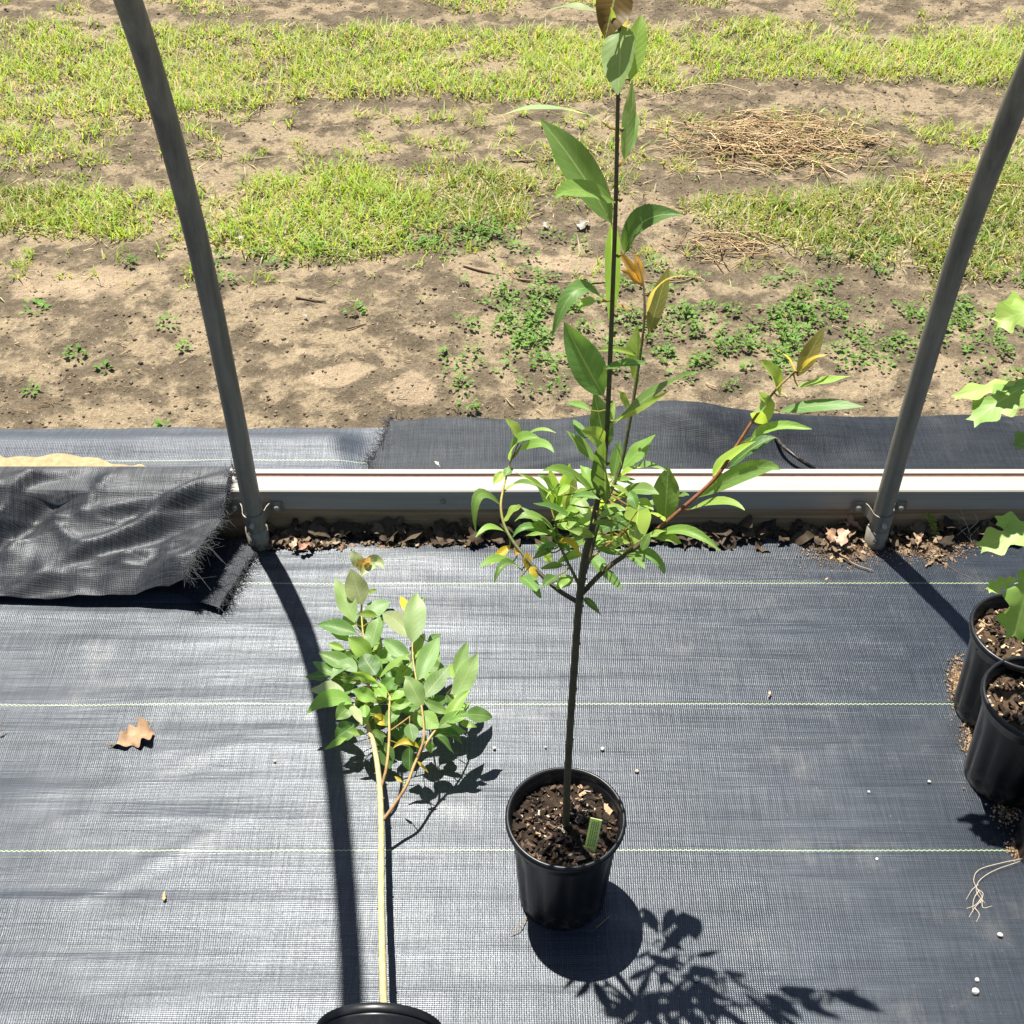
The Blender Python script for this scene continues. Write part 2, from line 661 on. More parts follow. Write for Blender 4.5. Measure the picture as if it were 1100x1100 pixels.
def rail():
    m = MB()
    # open channel profile in (y,z), front at y=0: broad top, groove, raised back lip
    prof = [(0, RH - .050), (0, RH - .0025), (.0025, RH), (.044, RH), (.046, RH - .006), (.050, RH - .006), (.051, RH + .003),
            (.064, RH + .003), (.066, RH), (.066, RH - .05), (.062, RH - .05), (.062, RH - .012), (.004, RH - .012), (.004, RH - .05)]
    k = len(prof)
    xs = np.linspace(-3.2, 3.2, 41)
    V = []
    for x in xs:
        w = .0012 * (vn(x, 0, .5, 21) - .5)
        V += [(x, y + w, z + w) for (y, z) in prof]
    F = []
    for i in range(len(xs) - 1):
        F += [(i * k + j, i * k + (j + 1) % k, (i + 1) * k + (j + 1) % k, (i + 1) * k + j) for j in range(k)]
    F += [tuple(range(k)), tuple(range((len(xs) - 1) * k, len(xs) * k))[::-1]]
    m.add(V, F)
    return m


rail().build('rail', M_ALU, bb, smooth=False)
m = MB()
box(m, (-3.2, .006, -.02), (3.2, .044, RH - .014), bev=.003)
m.build('board', M_WOOD, bb, smooth=False)
for x_ in np.arange(-2.9, 3.0, .46):
    m = MB()
    tube(m, [(x_, .001, RH - .028), (x_, -.003, RH - .028), (x_, -.0045, RH - .028)], [.0055, .0055, .003], (1, 1, 1), 8)
    m.build('screw', M_STEEL, bb, smooth=False)
m = MB()
tube(m, [(x, .048, RH - .0035 + .0006 * math.sin(x * 9)) for x in np.linspace(-3.2, 3.2, 60)], .0022, (.22, .09, .05), 5)
m.build('locking_wire', M_VCOL, bb)

# ------------------------------------------------------------------ hoop poles
HOOP = [(0.02, 1.868), (.2, 1.866), (.39, 1.862), (.7, 1.843), (.97, 1.792), (1.15, 1.735), (1.3, 1.665), (1.46, 1.57), (1.6, 1.468),
        (1.72, 1.36), (1.95, 1.10), (2.13, .78), (2.24, .42), (2.28, 0.05)]
HOOP = HOOP + [(z, .1 - y) for (z, y) in HOOP[-2::-1]]


def hoop(x, label, lean):
    t = empty('hoop_pole', (x, 1.868, 0), label, 'pole', 'arched steel hoops of the tunnel frame')
    m = MB()
    tube(m, smooth_path([(lean * z, y - 1.868, z) for (z, y) in HOOP], 6), .0192, (1, 1, 1), 20)
    m.build('pipe', M_STEEL, t)
    s = MB()
    tube(s, [(0, 0, -.04), (0, 0, .05), (0, 0, .0505)], [.0228, .0228, .0195], (1, 1, 1), 20)
    sl_ = s.build('ground_sleeve', M_STEEL, t)
    for zz in (.03,):
        b = MB()
        tube(b, [(-.006, -.020, zz), (-.006, -.0285, zz)], .006, (1, 1, 1), 6)
        b.build('bolt', M_STEEL, sl_, smooth=False)
    c = MB()
    # strap round the pipe with two ears on the rail face
    pth = []
    for k in range(0, 13):
        th = math.pi + math.pi * k / 12
        pth.append((math.cos(th) * .0212, math.sin(th) * .0212))
    zlo, zhi = .068, .096
    ring = [(-.054, .0275), (-.031, .0275), (-.0245, .014)] + pth + [(.0245, .014), (.031, .0275), (.054, .0275)]
    V = []
    for (a, b2) in ring:
        V += [(a, b2, zlo), (a, b2, zhi), (a * 1.03, b2 - .003, zhi), (a * 1.03, b2 - .003, zlo)]
    F = []
    for i in range(len(ring) - 1):
        for j in range(4):
            F.append((i * 4 + j, i * 4 + (j + 1) % 4, (i + 1) * 4 + (j + 1) % 4, (i + 1) * 4 + j))
    F += [(0, 1, 2, 3), tuple(len(V) - 4 + q for q in (3, 2, 1, 0))]
    c.add(V, F)
    br = c.build('clamp_bracket', M_STEEL, t, smooth=False)
    for sx in (-1, 1):
        b = MB()
        tube(b, [(sx * .043, .026, .083), (sx * .043, .019, .083), (sx * .043, .0175, .083)], [.0065, .0065, .004], (1, 1, 1), 8)
        b.build('bolt', M_ALU, br, smooth=False)
    b = MB()
    tube(b, [(.0, -.020, .08), (.0, -.031, .08), (.002, -.037, .079)], [.005, .005, .003], (1, 1, 1), 6)
    b.build('bolt', M_ALU, br, smooth=False)
    return t


hoop(-.522, 'grey steel hoop pole beside the folded black fabric flap, clamped to the white rail', 0.0)
hoop(.748, 'grey steel hoop pole with dead leaves heaped at its foot, near the potted oaks', 0.0)


# ------------------------------------------------------------------ pots
POT_H = .213


def pot_body(mb, M=None):
    prof = [(0.0, .004), (.060, .004), (.066, .0), (.069, .004), (.070, .02), (.0755, .12), (.0795, .176), (.080, .180), (.0832, .182),
            (.0838, .196), (.0862, .198), (.0835, .199), (.0815, .196), (.0775, .178), (.0745, .14)]
    lathe(mb, prof, 84, facet=.07, nf=12, M=M, fz=(.01, .15))


def pot_rim(mb, M=None):
    prof = []
    for k in range(0, 11):
        th = math.pi * (-.5 + 1.0 * k / 10)
        prof.append((.0865 + .0036 * math.cos(th), .2055 + .0065 * math.sin(th)))
    prof += [(.0845, .212), (.0833, .206), (.0830, .198)]
    prof = [(.0838, .1985)] + prof
    lathe(mb, prof, 72, M=M)


def soil_mesh(mb, seed, R=.0805, z0=.180, dome=.006, chips=420, pale=.25, sandy=0.0):
    rg = np.random.default_rng(seed)
    n, k = 14, 40
    V, C = [], []
    for i in range(n + 1):
        r = R * i / n
        for j in range(k):
            th = 2 * math.pi * j / k
            x, y = r * math.cos(th), r * math.sin(th)
            z = z0 + dome * (1 - (r / R) ** 2) + .010 * (vn(x, y, .018, seed) - .5) + .007 * (vn(x, y, .007, seed + 1) - .5)
            V.append((x, y, z))
            b = .5 + vn(x, y, .012, seed + 2)
            C.append((.028 * b + .10 * sandy, .019 * b + .066 * sandy, .013 * b + .036 * sandy))
    F = [(i * k + j, i * k + (j + 1) % k, (i + 1) * k + (j + 1) % k, (i + 1) * k + j) for i in range(n) for j in range(k)]
    mb.add(V, F, C)
    pal = [(.035, .025, .018), (.075, .050, .035), (.022, .017, .013), (.125, .085, .060), (.015, .012, .010), (.045, .031, .022)]
    for q in range(chips):
        r = R * .97 * math.sqrt(rg.random())
        th = rg.random() * 2 * math.pi
        x, y = r * math.cos(th), r * math.sin(th)
        L = rg.uniform(.002, .0065) * (1.9 if rg.random() < .12 else 1)
        w = L * rg.uniform(.18, .5)
        h = w * rg.uniform(.3, .7)
        col = pal[rg.integers(len(pal))]
        if rg.random() < pale * .35:
            col = (.42, .30, .19) if rg.random() < .7 else (.5, .45, .36)
        ax = nrm([rg.normal(), rg.normal(), rg.normal() * .35])
        bx = nrm(np.cross(ax, [rg.normal() * .3, rg.normal() * .3, 1]))
        cx = np.cross(ax, bx)
        c = np.array([x, y, z0 + dome * (1 - (r / R) ** 2) + rg.uniform(0, .006)])
        if r > R * .92:
            L *= .6
        P = []
        for sx in (-1, 1):
            for sy in (-1, 1):
                for sz in (-1, 1):
                    P.append(c + ax * sx * L * rg.uniform(.7, 1.1) + bx * sy * w * rg.uniform(.6, 1.1) + cx * sz * h * rg.uniform(.6, 1.2))
        Fb = [(0, 1, 3, 2), (4, 6, 7, 5), (0, 4, 5, 1), (2, 3, 7, 6), (0, 2, 6, 4), (1, 5, 7, 3)]
        mb.add(P, Fb, tuple(np.array(col) * rg.uniform(.75, 1.25)))


def build_pot(parent, seed, chips=420, pale=.25, M=None, soil=True, sandy=0.0):
    a = MB()
    pot_body(a, M)
    p = a.build('pot', M_PLASTIC, parent)
    b = MB()
    pot_rim(b, M)
    b.build('rim', M_PLASTIC, p)
    if soil:
        c = MB()
        soil_mesh(c, seed, chips=chips, pale=pale, sandy=sandy)
        c.build('potting_soil', M_POT_SOIL, parent, smooth=False)
    return p


# ------------------------------------------------------------------ leaves
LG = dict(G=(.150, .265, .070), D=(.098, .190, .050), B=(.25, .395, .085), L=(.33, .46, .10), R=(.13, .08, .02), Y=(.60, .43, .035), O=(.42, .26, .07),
          P=(.235, .36, .13), A=(.22, .20, .06), W=(.36, .43, .22))  # P and W are pale leaves, partly gloss worked into the colour


def leaf(mb, B, T, w, N, col, mid=None, curl=.06, fold=.3, wav=.06, nseg=10, rg=RNG, lobed=0.0, tipcol=None):
    B, T = np.asarray(B, float), np.asarray(T, float)
    L = np.linalg.norm(T - B)
    Mid = (B + T) / 2 + np.array([0, 0, 1.]) * curl * L if mid is None else np.asarray(mid, float)
    Q = 2 * Mid - (B + T) / 2
    ph = rg.random() * 6.28
    cols = (-1, -.5, 0, .5, 1) if not lobed else (-1, -.7, -.35, 0, .35, .7, 1)
    if lobed:
        nseg = 26
    V, F, UV, C = [], [], [], []
    N = nrm(N)
    for i in range(nseg + 1):
        t = i / nseg
        c = (1 - t) ** 2 * B + 2 * t * (1 - t) * Q + t * t * T
        tg = nrm(2 * (1 - t) * (Q - B) + 2 * t * (T - Q))
        s = nrm(np.cross(tg, N))
        n = np.cross(s, tg)
        if lobed:
            env = (math.sin(math.pi * min(1, t * .93 + .02)) ** .6) * (.30 + .80 * t) * 1.0
            lob = 1 - lobed * (.5 - .5 * math.cos(2 * math.pi * (3.6 * t + .15)))
            hw = w / 2 * env * lob
        else:
            hw = w / 2 * (math.sin(math.pi * t ** .88) ** .78) * (1 - .2 * t ** 3)
        hw = max(hw, .0006)
        for u in cols:
            au = abs(u)
            sk = (.10 * w * lobed * au if lobed else 0)
            p = c + s * u * hw * math.cos(fold) + n * (au * hw * math.sin(fold)) + n * (wav * w * au * math.sin(t * 11 + ph + (2 if u > 0 else 0))) * (1 if 0 < t < 1 else 0)
            if lobed:
                p = p + tg * sk * 2
            V.append(p)
            UV.append((u, t))
            if tipcol is not None:
                k = max(0, (t - .45) / .55)
                C.append(tuple(np.array(col) * (1 - k) + np.array(tipcol) * k))
            else:
                C.append(col)
    nc = len(cols)
    for i in range(nseg):
        for j in range(nc - 1):
            F.append((i * nc + j, i * nc + j + 1, (i + 1) * nc + j + 1, (i + 1) * nc + j))
    mb.add(V, F, C, UV)


def jitter(col, rg, a=.18):
    k = 1 + rg.uniform(-a, a)
    return (col[0] * k * (1 + rg.uniform(-.1, .1)), col[1] * k, col[2] * k)


def nearest_on(paths, P):
    best, bd = None, 1e9
    for pa in paths:
        A = np.array(pa)
        d = np.linalg.norm(A - P, axis=1)
        i = d.argmin()
        if d[i] < bd:
            bd, best = d[i], A[i]
    return best, bd


def petiole(mb, a, b, col=(.30, .15, .04)):
    a, b = np.asarray(a), np.asarray(b)
    if np.linalg.norm(b - a) < .002:
        return
    mid = (a + b) / 2 + np.array([0, 0, -.002])
    tube(mb, [a, mid, b], [.0011, .0009, .0008], [col, (.25, .25, .05)], 5, cap=False)


# ------------------------------------------------------------------ the standing sapling
PC = np.array([.0795, 1.066, .006])
sap = empty('potted_sapling', PC, 'tall slender green sapling standing upright in a black pot', 'potted tree')
build_pot(sap, 31, chips=620, pale=.30)
BOT = PC[1]


def sp(x, y, dy=0.0):
    return aty(x, y, BOT + dy) - PC


stem_px = [(607.5, 890), (608, 880), (609, 850), (612.5, 780), (617, 715), (621, 660), (625, 622), (629, 595), (636, 568), (643, 530), (649, 498),
           (653, 440), (656, 370), (659, 290), (661.5, 215), (663.5, 120), (665.5, 20), (667, -60), (667, -100)]
stem_dy = np.interp([p[1] for p in stem_px], [-100, 0, 300, 600, 880], [.03, .02, .0, .0, .0])
stem_path = smooth_path([sp(x, y, d) for (x, y), d in zip(stem_px, stem_dy)], 5)
T_BARK = (.088, .078, .040)
T_GRN = (.10, .105, .035)
m = MB()
tube(m, stem_path, [.0060, .0055, .0052, .005, .0048, .0047, .0042, .0034, .0029, .0026, .0023, .0021, .0018, .0015, .0012],
     [T_BARK, T_BARK, (.075, .065, .03), (.07, .07, .03), T_GRN, (.125, .098, .042), (.15, .105, .05)], 10)
for i in range(10, len(stem_path) - 8, 4):       # leaf nodes
    c = stem_path[i] + np.array([.003 * (-1) ** i, -.001, 0])
    tube(m, [c, c + np.array([.003 * (-1) ** i, 0, .002])], [.0022, .0012], (.2, .16, .06), 5)
trunk = m.build('trunk', M_BARK, sap)

BR = {
    'right': ([(621, 642), (650, 612), (683, 588), (725, 553), (767, 515), (790, 481), (812, 447), (836, 416), (856, 398)], (0, .11),
              [.0034, .003, .0024, .0017, .0011], [(.075, .06, .03), (.09, .06, .03), (.26, .09, .04), (.30, .13, .04), (.24, .22, .05)]),
    'left': ([(621, 647), (600, 634), (580, 616), (564, 598), (550, 580), (541, 562), (538, 544), (540, 528), (544, 512), (549, 494)], (0, .19),
             [.0032, .0028, .002, .0015, .001], [(.04, .03, .02), (.05, .04, .025), (.12, .15, .04), (.35, .28, .06), (.35, .24, .06)]),
    'inner': ([(623, 630), (614, 612), (606, 596), (599, 578), (596, 548), (596, 530)], (0, .06),
              [.0022, .0018, .0014, .001], [(.10, .12, .03), (.16, .18, .05), (.3, .25, .06)]),
    'upright': ([(627, 618), (634, 595), (643, 560), (655, 530), (667, 500), (677, 450), (685, 400), (692, 345), (691, 305), (684, 278)], (0, .16),
                [.003, .0028, .0024, .002, .0014, .001], [(.07, .06, .03), (.10, .10, .03), (.13, .13, .04), (.2, .12, .04)]),
    'short': ([(627, 612), (638, 597), (660, 580), (672, 570)], (0, .13), [.002, .0015, .001], [(.12, .11, .04), (.32, .18, .05)]),
}
BR_LAB = {'right': 'reddish side branch leaning out over the white rail'}
paths = {'stem': stem_path}
for k, (px, dyr, rad, cl) in BR.items():
    dd = np.linspace(dyr[0], dyr[1], len(px))
    pa = smooth_path([sp(x, y, d) for (x, y), d in zip(px, dd)], 5)
    paths[k] = pa
    m = MB()
    tube(m, pa, rad, cl, 7)
    o = m.build('branch', M_BARK, trunk)
    if k in BR_LAB:
        o['label'] = BR_LAB[k]

# base x,y  tip x,y  width px  colour  branch-depth  tip depth change  [mid x,y]
LV = [
    # leader
    (664, -18, 650, 41, 38, 'R', .02, -.03, None), (646, 15, 588, 11, 10, 'W', .02, .02, None), (668, -4, 672, 38, 14, 'O', .02, .03, None),
    (655, 8, 648, 33, 11, 'O', .01, -.01, None), (660, 30, 656, 8, 6, 'L', .0, .0, None),
    (668, 28, 664, 102, 36, 'P', .02, -.05, None), (677, 86, 689, 16, 21, 'B', .02, .03, None), (671, 172, 679, 86, 14, 'P', .02, .03, None),
    (674, 165, 683, 120, 16, 'G', .03, .04, None), (647, 131, 533, 126, 13, 'W', .01, -.03, (592, 116)), (657, 240, 580, 128, 36, 'G', .01, .05, None),
    (660, 217, 596, 213, 22, 'B', 0, -.06, (622, 204)), (671, 272, 733, 231, 27, 'D', 0, -.03, (692, 238)), (657, 238, 656, 354, 18, 'G', .02, .03, None),
    (647, 321, 593, 362, 18, 'G', 0, -.04, (618, 313)), (640, 322, 622, 332, 12, 'L', 0, -.02, None),
    (648, 425, 606, 346, 33, 'G', 0, .02, None), (651, 482, 638, 420, 25, 'D', .01, .02, None), (650, 470, 660, 430, 10, 'B', .02, .03, None),
    (653, 462, 748, 399, 20, 'G', 0, -.04, (700, 424)), (660, 452, 718, 420, 8, 'L', 0, .0, None),
    (634, 441, 608, 433, 8, 'B', 0, .03, None), (652, 478, 624, 463, 19, 'B', 0, -.03, None), (640, 497, 609, 463, 15, 'G', 0, .02, None),
    (627, 470, 616, 451, 10, 'G', 0, .03, None), (650, 540, 650, 474, 27, 'D', -.005, -.03, None), (655, 468, 668, 500, 13, 'G', .02, .02, None),
    (657, 330, 681, 337, 8, 'O', 0, -.02, None), (650, 396, 697, 391, 11, 'G', 0, -.04, (672, 391)),
    # upright second stem
    (684, 414, 686, 347, 25, 'L', .055, .02, None), (697, 358, 719, 286, 18, 'A', .065, .02, None), (695, 336, 738, 297, 7, 'O', .07, -.02, (710, 305)),
    (690, 306, 662, 266, 9, 'O', .07, .01, None), (690, 304, 682, 272, 9, 'O', .07, 0, None), (688, 306, 667, 290, 8, 'O', .07, -.01, None),
    (687, 383, 640, 377, 8, 'L', .06, -.03, None), (667, 504, 704, 467, 19, 'B', .045, .01, None), (659, 512, 666, 474, 13, 'G', .04, .02, None),
    (664, 514, 716, 506, 14, 'G', .04, -.03, (690, 502)), (657, 542, 673, 528, 11, 'B', .03, -.03, None), (650, 547, 669, 554, 11, 'B', .02, -.03, None),
    (668, 530, 708, 531, 15, 'G', .03, -.03, None), (683, 536, 702, 548, 11, 'L', .03, -.02, None), (675, 440, 664, 420, 8, 'B', .05, 0, None),
    # right branch
    (714, 559, 718, 501, 26, 'G', .05, .02, None), (681, 585, 687, 537, 27, 'G', .03, -.02, None), (685, 560, 672, 545, 15, 'B', .03, .01, None),
    (714, 561, 697, 551, 10, 'B', .04, -.02, None), (684, 558, 641, 573, 17, 'D', .0, -.05, None), (661, 577, 679, 582, 9, 'B', -.03, -.02, None),
    (672, 572, 667, 563, 10, 'B', -.04, 0, None), (671, 596, 651, 589, 14, 'G', .02, -.03, None), (634, 597, 651, 622, 15, 'G', 0, -.04, None),
    (650, 612, 668, 634, 9, 'G', 0, -.04, None), (627, 643, 645, 660, 8, 'D', 0, -.03, None), (626, 640, 634, 633, 9, 'D', .01, -.01, None),
    (702, 576, 732, 584, 11, 'G', .04, -.03, None), (703, 577, 774, 592, 12, 'B', .04, -.05, (738, 571)), (674, 596, 693, 611, 12, 'G', .02, -.04, None),
    (677, 594, 714, 617, 13, 'G', .03, -.02, (700, 598)), (729, 533, 740, 532, 5, 'G', .05, -.01, None), (750, 534, 838, 505, 19, 'G', .065, -.06, (806, 506)),
    (742, 547, 800, 548, 11, 'B', .06, -.05, (775, 538)), (766, 512, 812, 474, 21, 'B', .07, -.02, None), (784, 502, 834, 470, 20, 'D', .08, .01, None),
    (806, 474, 872, 461, 14, 'B', .085, -.03, (832, 460)), (819, 456, 815, 422, 23, 'L', .09, -.01, None), (838, 442, 928, 437, 14, 'G', .1, -.03, None),
    (838, 426, 816, 387, 22, 'L', .1, .0, None), (857, 415, 914, 404, 10, 'L', .11, -.02, None), (857, 404, 885, 352, 16, 'A', .11, .02, None),
    (855, 400, 834, 376, 6, 'Y', .11, -.01, None), (861, 399, 889, 381, 6, 'Y', .11, 0, (870, 387)),
    # left branch
    (558, 473, 543, 450, 14, 'L', .12, .01, None), (548, 495, 580, 471, 18, 'B', .12, -.02, (558, 474)), (567, 466, 597, 465, 5, 'L', .12, -.02, (581, 461)),
    (558, 483, 595, 486, 10, 'B', .11, -.04, (580, 476)), (541, 507, 530, 521, 11, 'L', .11, -.02, None), (551, 503, 541, 512, 11, 'G', .11, -.01, None),
    (538, 543, 511, 572, 11, 'G', .09, -.05, (514, 532)), (540, 558, 560, 544, 17, 'L', .08, -.02, None), (543, 572, 511, 577, 8, 'B', .07, -.03, (526, 566)),
    (541, 530, 583, 526, 10, 'G', .1, -.04, (560, 519)), (548, 586, 526, 607, 10, 'Y', .06, -.03, None), (556, 590, 553, 597, 9, 'O', .05, -.02, None),
    (552, 603, 515, 610, 9, 'B', .05, -.04, (532, 600)), (560, 613, 531, 626, 11, 'G', .04, -.04, (543, 606)), (559, 620, 581, 643, 14, 'G', .03, -.05, None),
    (566, 594, 567, 613, 10, 'Y', .04, -.01, None), (570, 609, 577, 622, 9, 'Y', .03, -.01, None), (592, 590, 573, 600, 10, 'G', .02, -.02, None),
    (599, 587, 578, 590, 9, 'G', -.02, .01, None), (614, 620, 598, 633, 12, 'B', -.01, -.02, None), (598, 619, 583, 630, 13, 'D', .0, -.02, None),
    (605, 607, 581, 611, 8, 'G', -.02, -.01, None), (599, 583, 623, 597, 9, 'Y', -.03, -.02, (613, 583)),
    # inner fan of leaves
    (597, 535, 553, 507, 9, 'B', -.04, -.02, None), (640, 534, 583, 506, 13, 'B', -.02, -.05, (612, 508)), (622, 562, 573, 541, 13, 'G', -.03, -.03, None),
    (600, 581, 553, 560, 14, 'G', -.03, -.01, (577, 556)), (597, 577, 551, 577, 9, 'G', -.03, -.01, (568, 566)), (599, 547, 590, 503, 14, 'B', -.045, .0, None),
    (600, 545, 612, 498, 15, 'B', -.045, .01, None), (606, 560, 640, 521, 16, 'L', -.03, .02, None), (612, 575, 641, 553, 12, 'B', -.03, .02, None),
    (604, 560, 627, 536, 13, 'B', -.03, -.01, None), (600, 552, 575, 520, 13, 'G', -.04, .0, None), (606, 556, 618, 512, 15, 'W', -.035, .02, None),
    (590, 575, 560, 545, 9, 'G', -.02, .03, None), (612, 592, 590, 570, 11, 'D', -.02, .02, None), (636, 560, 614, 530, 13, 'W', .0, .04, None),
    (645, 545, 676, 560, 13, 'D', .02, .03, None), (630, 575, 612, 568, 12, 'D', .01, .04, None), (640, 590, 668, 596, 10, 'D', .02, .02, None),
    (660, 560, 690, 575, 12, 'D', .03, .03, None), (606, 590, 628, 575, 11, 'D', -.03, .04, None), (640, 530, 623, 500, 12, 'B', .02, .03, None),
]
lrg = np.random.default_rng(5)
for q in range(52):                                   # small inner leaves of the lower crown
    bx, by = lrg.uniform(585, 690), lrg.uniform(515, 600)
    a = lrg.uniform(0, 6.28)
    l_ = lrg.uniform(20, 38)
    LV.append((bx, by, bx + l_ * math.cos(a) * 1.1, by + l_ * (math.sin(a) * .6 - .15), lrg.uniform(7, 12), 'GBGLBL'[lrg.integers(6)], lrg.uniform(-.02, .15), lrg.uniform(-.03, .03), None))
m = MB()
allp = list(paths.values())
NLV = len(LV) - 52


def q_in(i):
    return i < NLV


iu0 = [i for i, q in enumerate(LV) if q[:2] == (684, 414)][0]
ir0 = [i for i, q in enumerate(LV) if q[:2] == (714, 559)][0]
il0 = [i for i, q in enumerate(LV) if q[:2] == (558, 473)][0]
il1 = [i for i, q in enumerate(LV) if q[:2] == (597, 535)][0]
for li, (bx, by, tx, ty, w, c, dy, dt, mid) in enumerate(LV):
    if iu0 <= li < ir0:
        dy = dy * 2.3
    elif ir0 <= li < ir0 + 14 and bx < 700 and by < 600:
        dy = .15
    if il0 <= li < il1:
        dy = dy * 1.6 if dy > 0 else -dy
    elif li >= il1:
        dy = abs(dy) * 1.25 if q_in(li) else dy
    B = sp(bx, by, dy)
    T = sp(tx, ty, dy + dt)
    Md = None if mid is None else sp(mid[0], mid[1], dy + dt * .5)
    depth = (B + PC)[1] * CP + (CAM_H - (B + PC)[2]) * SP
    ww = w * depth / FPX * (1.2 if w > 11 else 1.15)
    V = nrm(EYE - (B + PC))
    N = V * .38 + np.array([0, 0, .72]) + lrg.normal(0, .25, 3)
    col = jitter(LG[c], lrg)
    tc = None
    if c == 'Y':
        tc = (.5, .42, .05)
    if c == 'A':
        tc = (.24, .24, .05)
    leaf(m, B, T, ww, N, col, Md, curl=lrg.uniform(-.02, .13), fold=lrg.uniform(.1, .55), wav=lrg.uniform(.02, .09), rg=lrg, tipcol=tc)
    q, d = nearest_on(allp, B)
    if d < .06:
        petiole(m, q, B, (.34, .11, .05) if bx > 640 else (.25, .2, .05))
m.build('foliage', M_LEAF, sap)

# white plant tag standing in the soil
tg0 = aty(634, 912, BOT - .042) - PC
tg1 = aty(640.5, 880, BOT - .030) - PC
up = nrm(tg1 - tg0)
side = nrm(np.cross(up, EYE - PC - tg0))
nn = np.cross(side, up)
m = MB()
hw = .0085
P = []
for (a, b) in ((-1, -.01), (1, -.01), (1, np.linalg.norm(tg1 - tg0)), (-1, np.linalg.norm(tg1 - tg0))):
    for k in (0, -.0012):
        P.append(tg0 + side * a * hw + up * b + nn * k)
m.add(P, [(0, 2, 4, 6), (1, 7, 5, 3), (0, 1, 3, 2), (2, 3, 5, 4), (4, 5, 7, 6), (6, 7, 1, 0)], (.62, .70, .36))
tagp = m.build('plant_tag', M_TAG, sap, smooth=False)
m = MB()
Lh = np.linalg.norm(tg1 - tg0)
for row in range(4):
    a = -.6 + row * .36
    b = .006
    while b < Lh - .006:
        d = lrg.uniform(.0012, .004)
        s0 = tg0 + side * (a * hw) + up * b + nn * .0006
        m.add([s0, s0 + side * .0011, s0 + side * .0011 + up * d, s0 + up * d], [(0, 1, 2, 3)], (.03, .06, .03))
        b += d + lrg.uniform(.0008, .002)
m.build('print', M_TAG, tagp, smooth=False)

# a few dry roots at the foot of the pot
for (pts, lab) in (([(566, 985), (560, 994), (556, 1000), (548, 1001)], 'thin dry root sticking out at the left foot of the upright black pot'),
                   ([(640, 997), (648, 990), (655, 984)], 'short dry straw lying in the shadow of the upright black pot')):
    m = MB()
    Q = [atz(x, y, .010 + .004 * (i % 2)) for i, (x, y) in enumerate(pts)]
    tube(m, smooth_path(Q, 3), .0008, (.3, .22, .12), 4)
    o = m.build('dry_root', M_VCOL, None, origin=Q[0])
    tag(o, lab, 'root')

# ------------------------------------------------------------------ the sapling lying on its side
FR = atz(404, 1078, .182)
FC = np.array([FR[0], FR[1] - .21, .0])
fall = empty('fallen_sapling', FC, 'bushy green sapling lying on its side on the black fabric', 'potted tree')
from mathutils import Matrix
MF = Matrix.Translation((0, 0, .094)) @ Matrix.Rotation(math.radians(-88.0), 4, 'X') @ Matrix.Rotation(.2, 4, 'Z')
build_pot(fall, 41, M=MF, soil=False)
m = MB()
lathe(m, [(.0, .184), (.04, .186), (.079, .181), (.080, .172)], 32, (.05, .032, .02), M=MF)
m.build('potting_soil', M_POT_SOIL, fall)


def fz(x, y, z):
    return atz(x, y, z) - FC


def stem_z(y):
    return float(np.interp(y, [600, 700, 800, 900, 1000, 1090], [.10, .085, .07, .064, .075, .092]))


FST = [(412.5, 1092), (411, 1040), (409.5, 960), (409.5, 890), (407.5, 840), (402, 802), (396, 783), (393, 765), (396, 735), (397, 705), (390, 680), (388, 645), (388, 615)]
fpath = smooth_path([fz(x, y, stem_z(y)) for x, y in FST], 5)
m = MB()
tube(m, fpath, [.0058, .0055, .0053, .005, .0045, .004, .0032, .0024, .0018, .0014, .001],
     [(.42, .35, .17), (.46, .40, .20), (.46, .40, .20), (.46, .36, .18), (.42, .26, .12), (.3, .17, .08), (.36, .28, .08), (.4, .33, .09)], 10)
for i in range(3, 34, 3):
    c = fpath[i]
    tube(m, [c + np.array([.0045 * (-1) ** i, 0, .001]), c + np.array([.0066 * (-1) ** i, 0, .002])], [.002, .001], (.22, .15, .07), 5)
ftr = m.build('trunk', M_BARK, fall)
FB = [([(411, 882, .065), (424, 864, .08), (437, 843, .10), (448, 815, .115), (463, 791, .125), (477, 772, .13), (489, 750, .13), (494, 725, .13)], [.003, .0026, .002, .0012]),
      ([(409, 848, .065), (415, 825, .085), (418, 795, .10), (418, 768, .11), (419, 748, .12)], [.0027, .0024, .0018]),
      ([(448, 815, .115), (455, 795, .13), (455, 778, .14), (453, 760, .15), (448, 735, .15), (443, 700, .15), (445, 670, .15)], [.0022, .0018, .001]),
      ([(418, 786, .10), (440, 770, .12), (455, 757, .13), (462, 748, .13)], [.0014, .0012, .0009])]
fpaths = [fpath]
for px, rad in FB:
    pa = smooth_path([fz(*q) for q in px], 5)
    fpaths.append(pa)
    m = MB()
    tube(m, pa, rad, [(.36, .20, .09), (.40, .27, .10), (.42, .34, .12)], 7)
    m.build('branch', M_BARK, ftr)
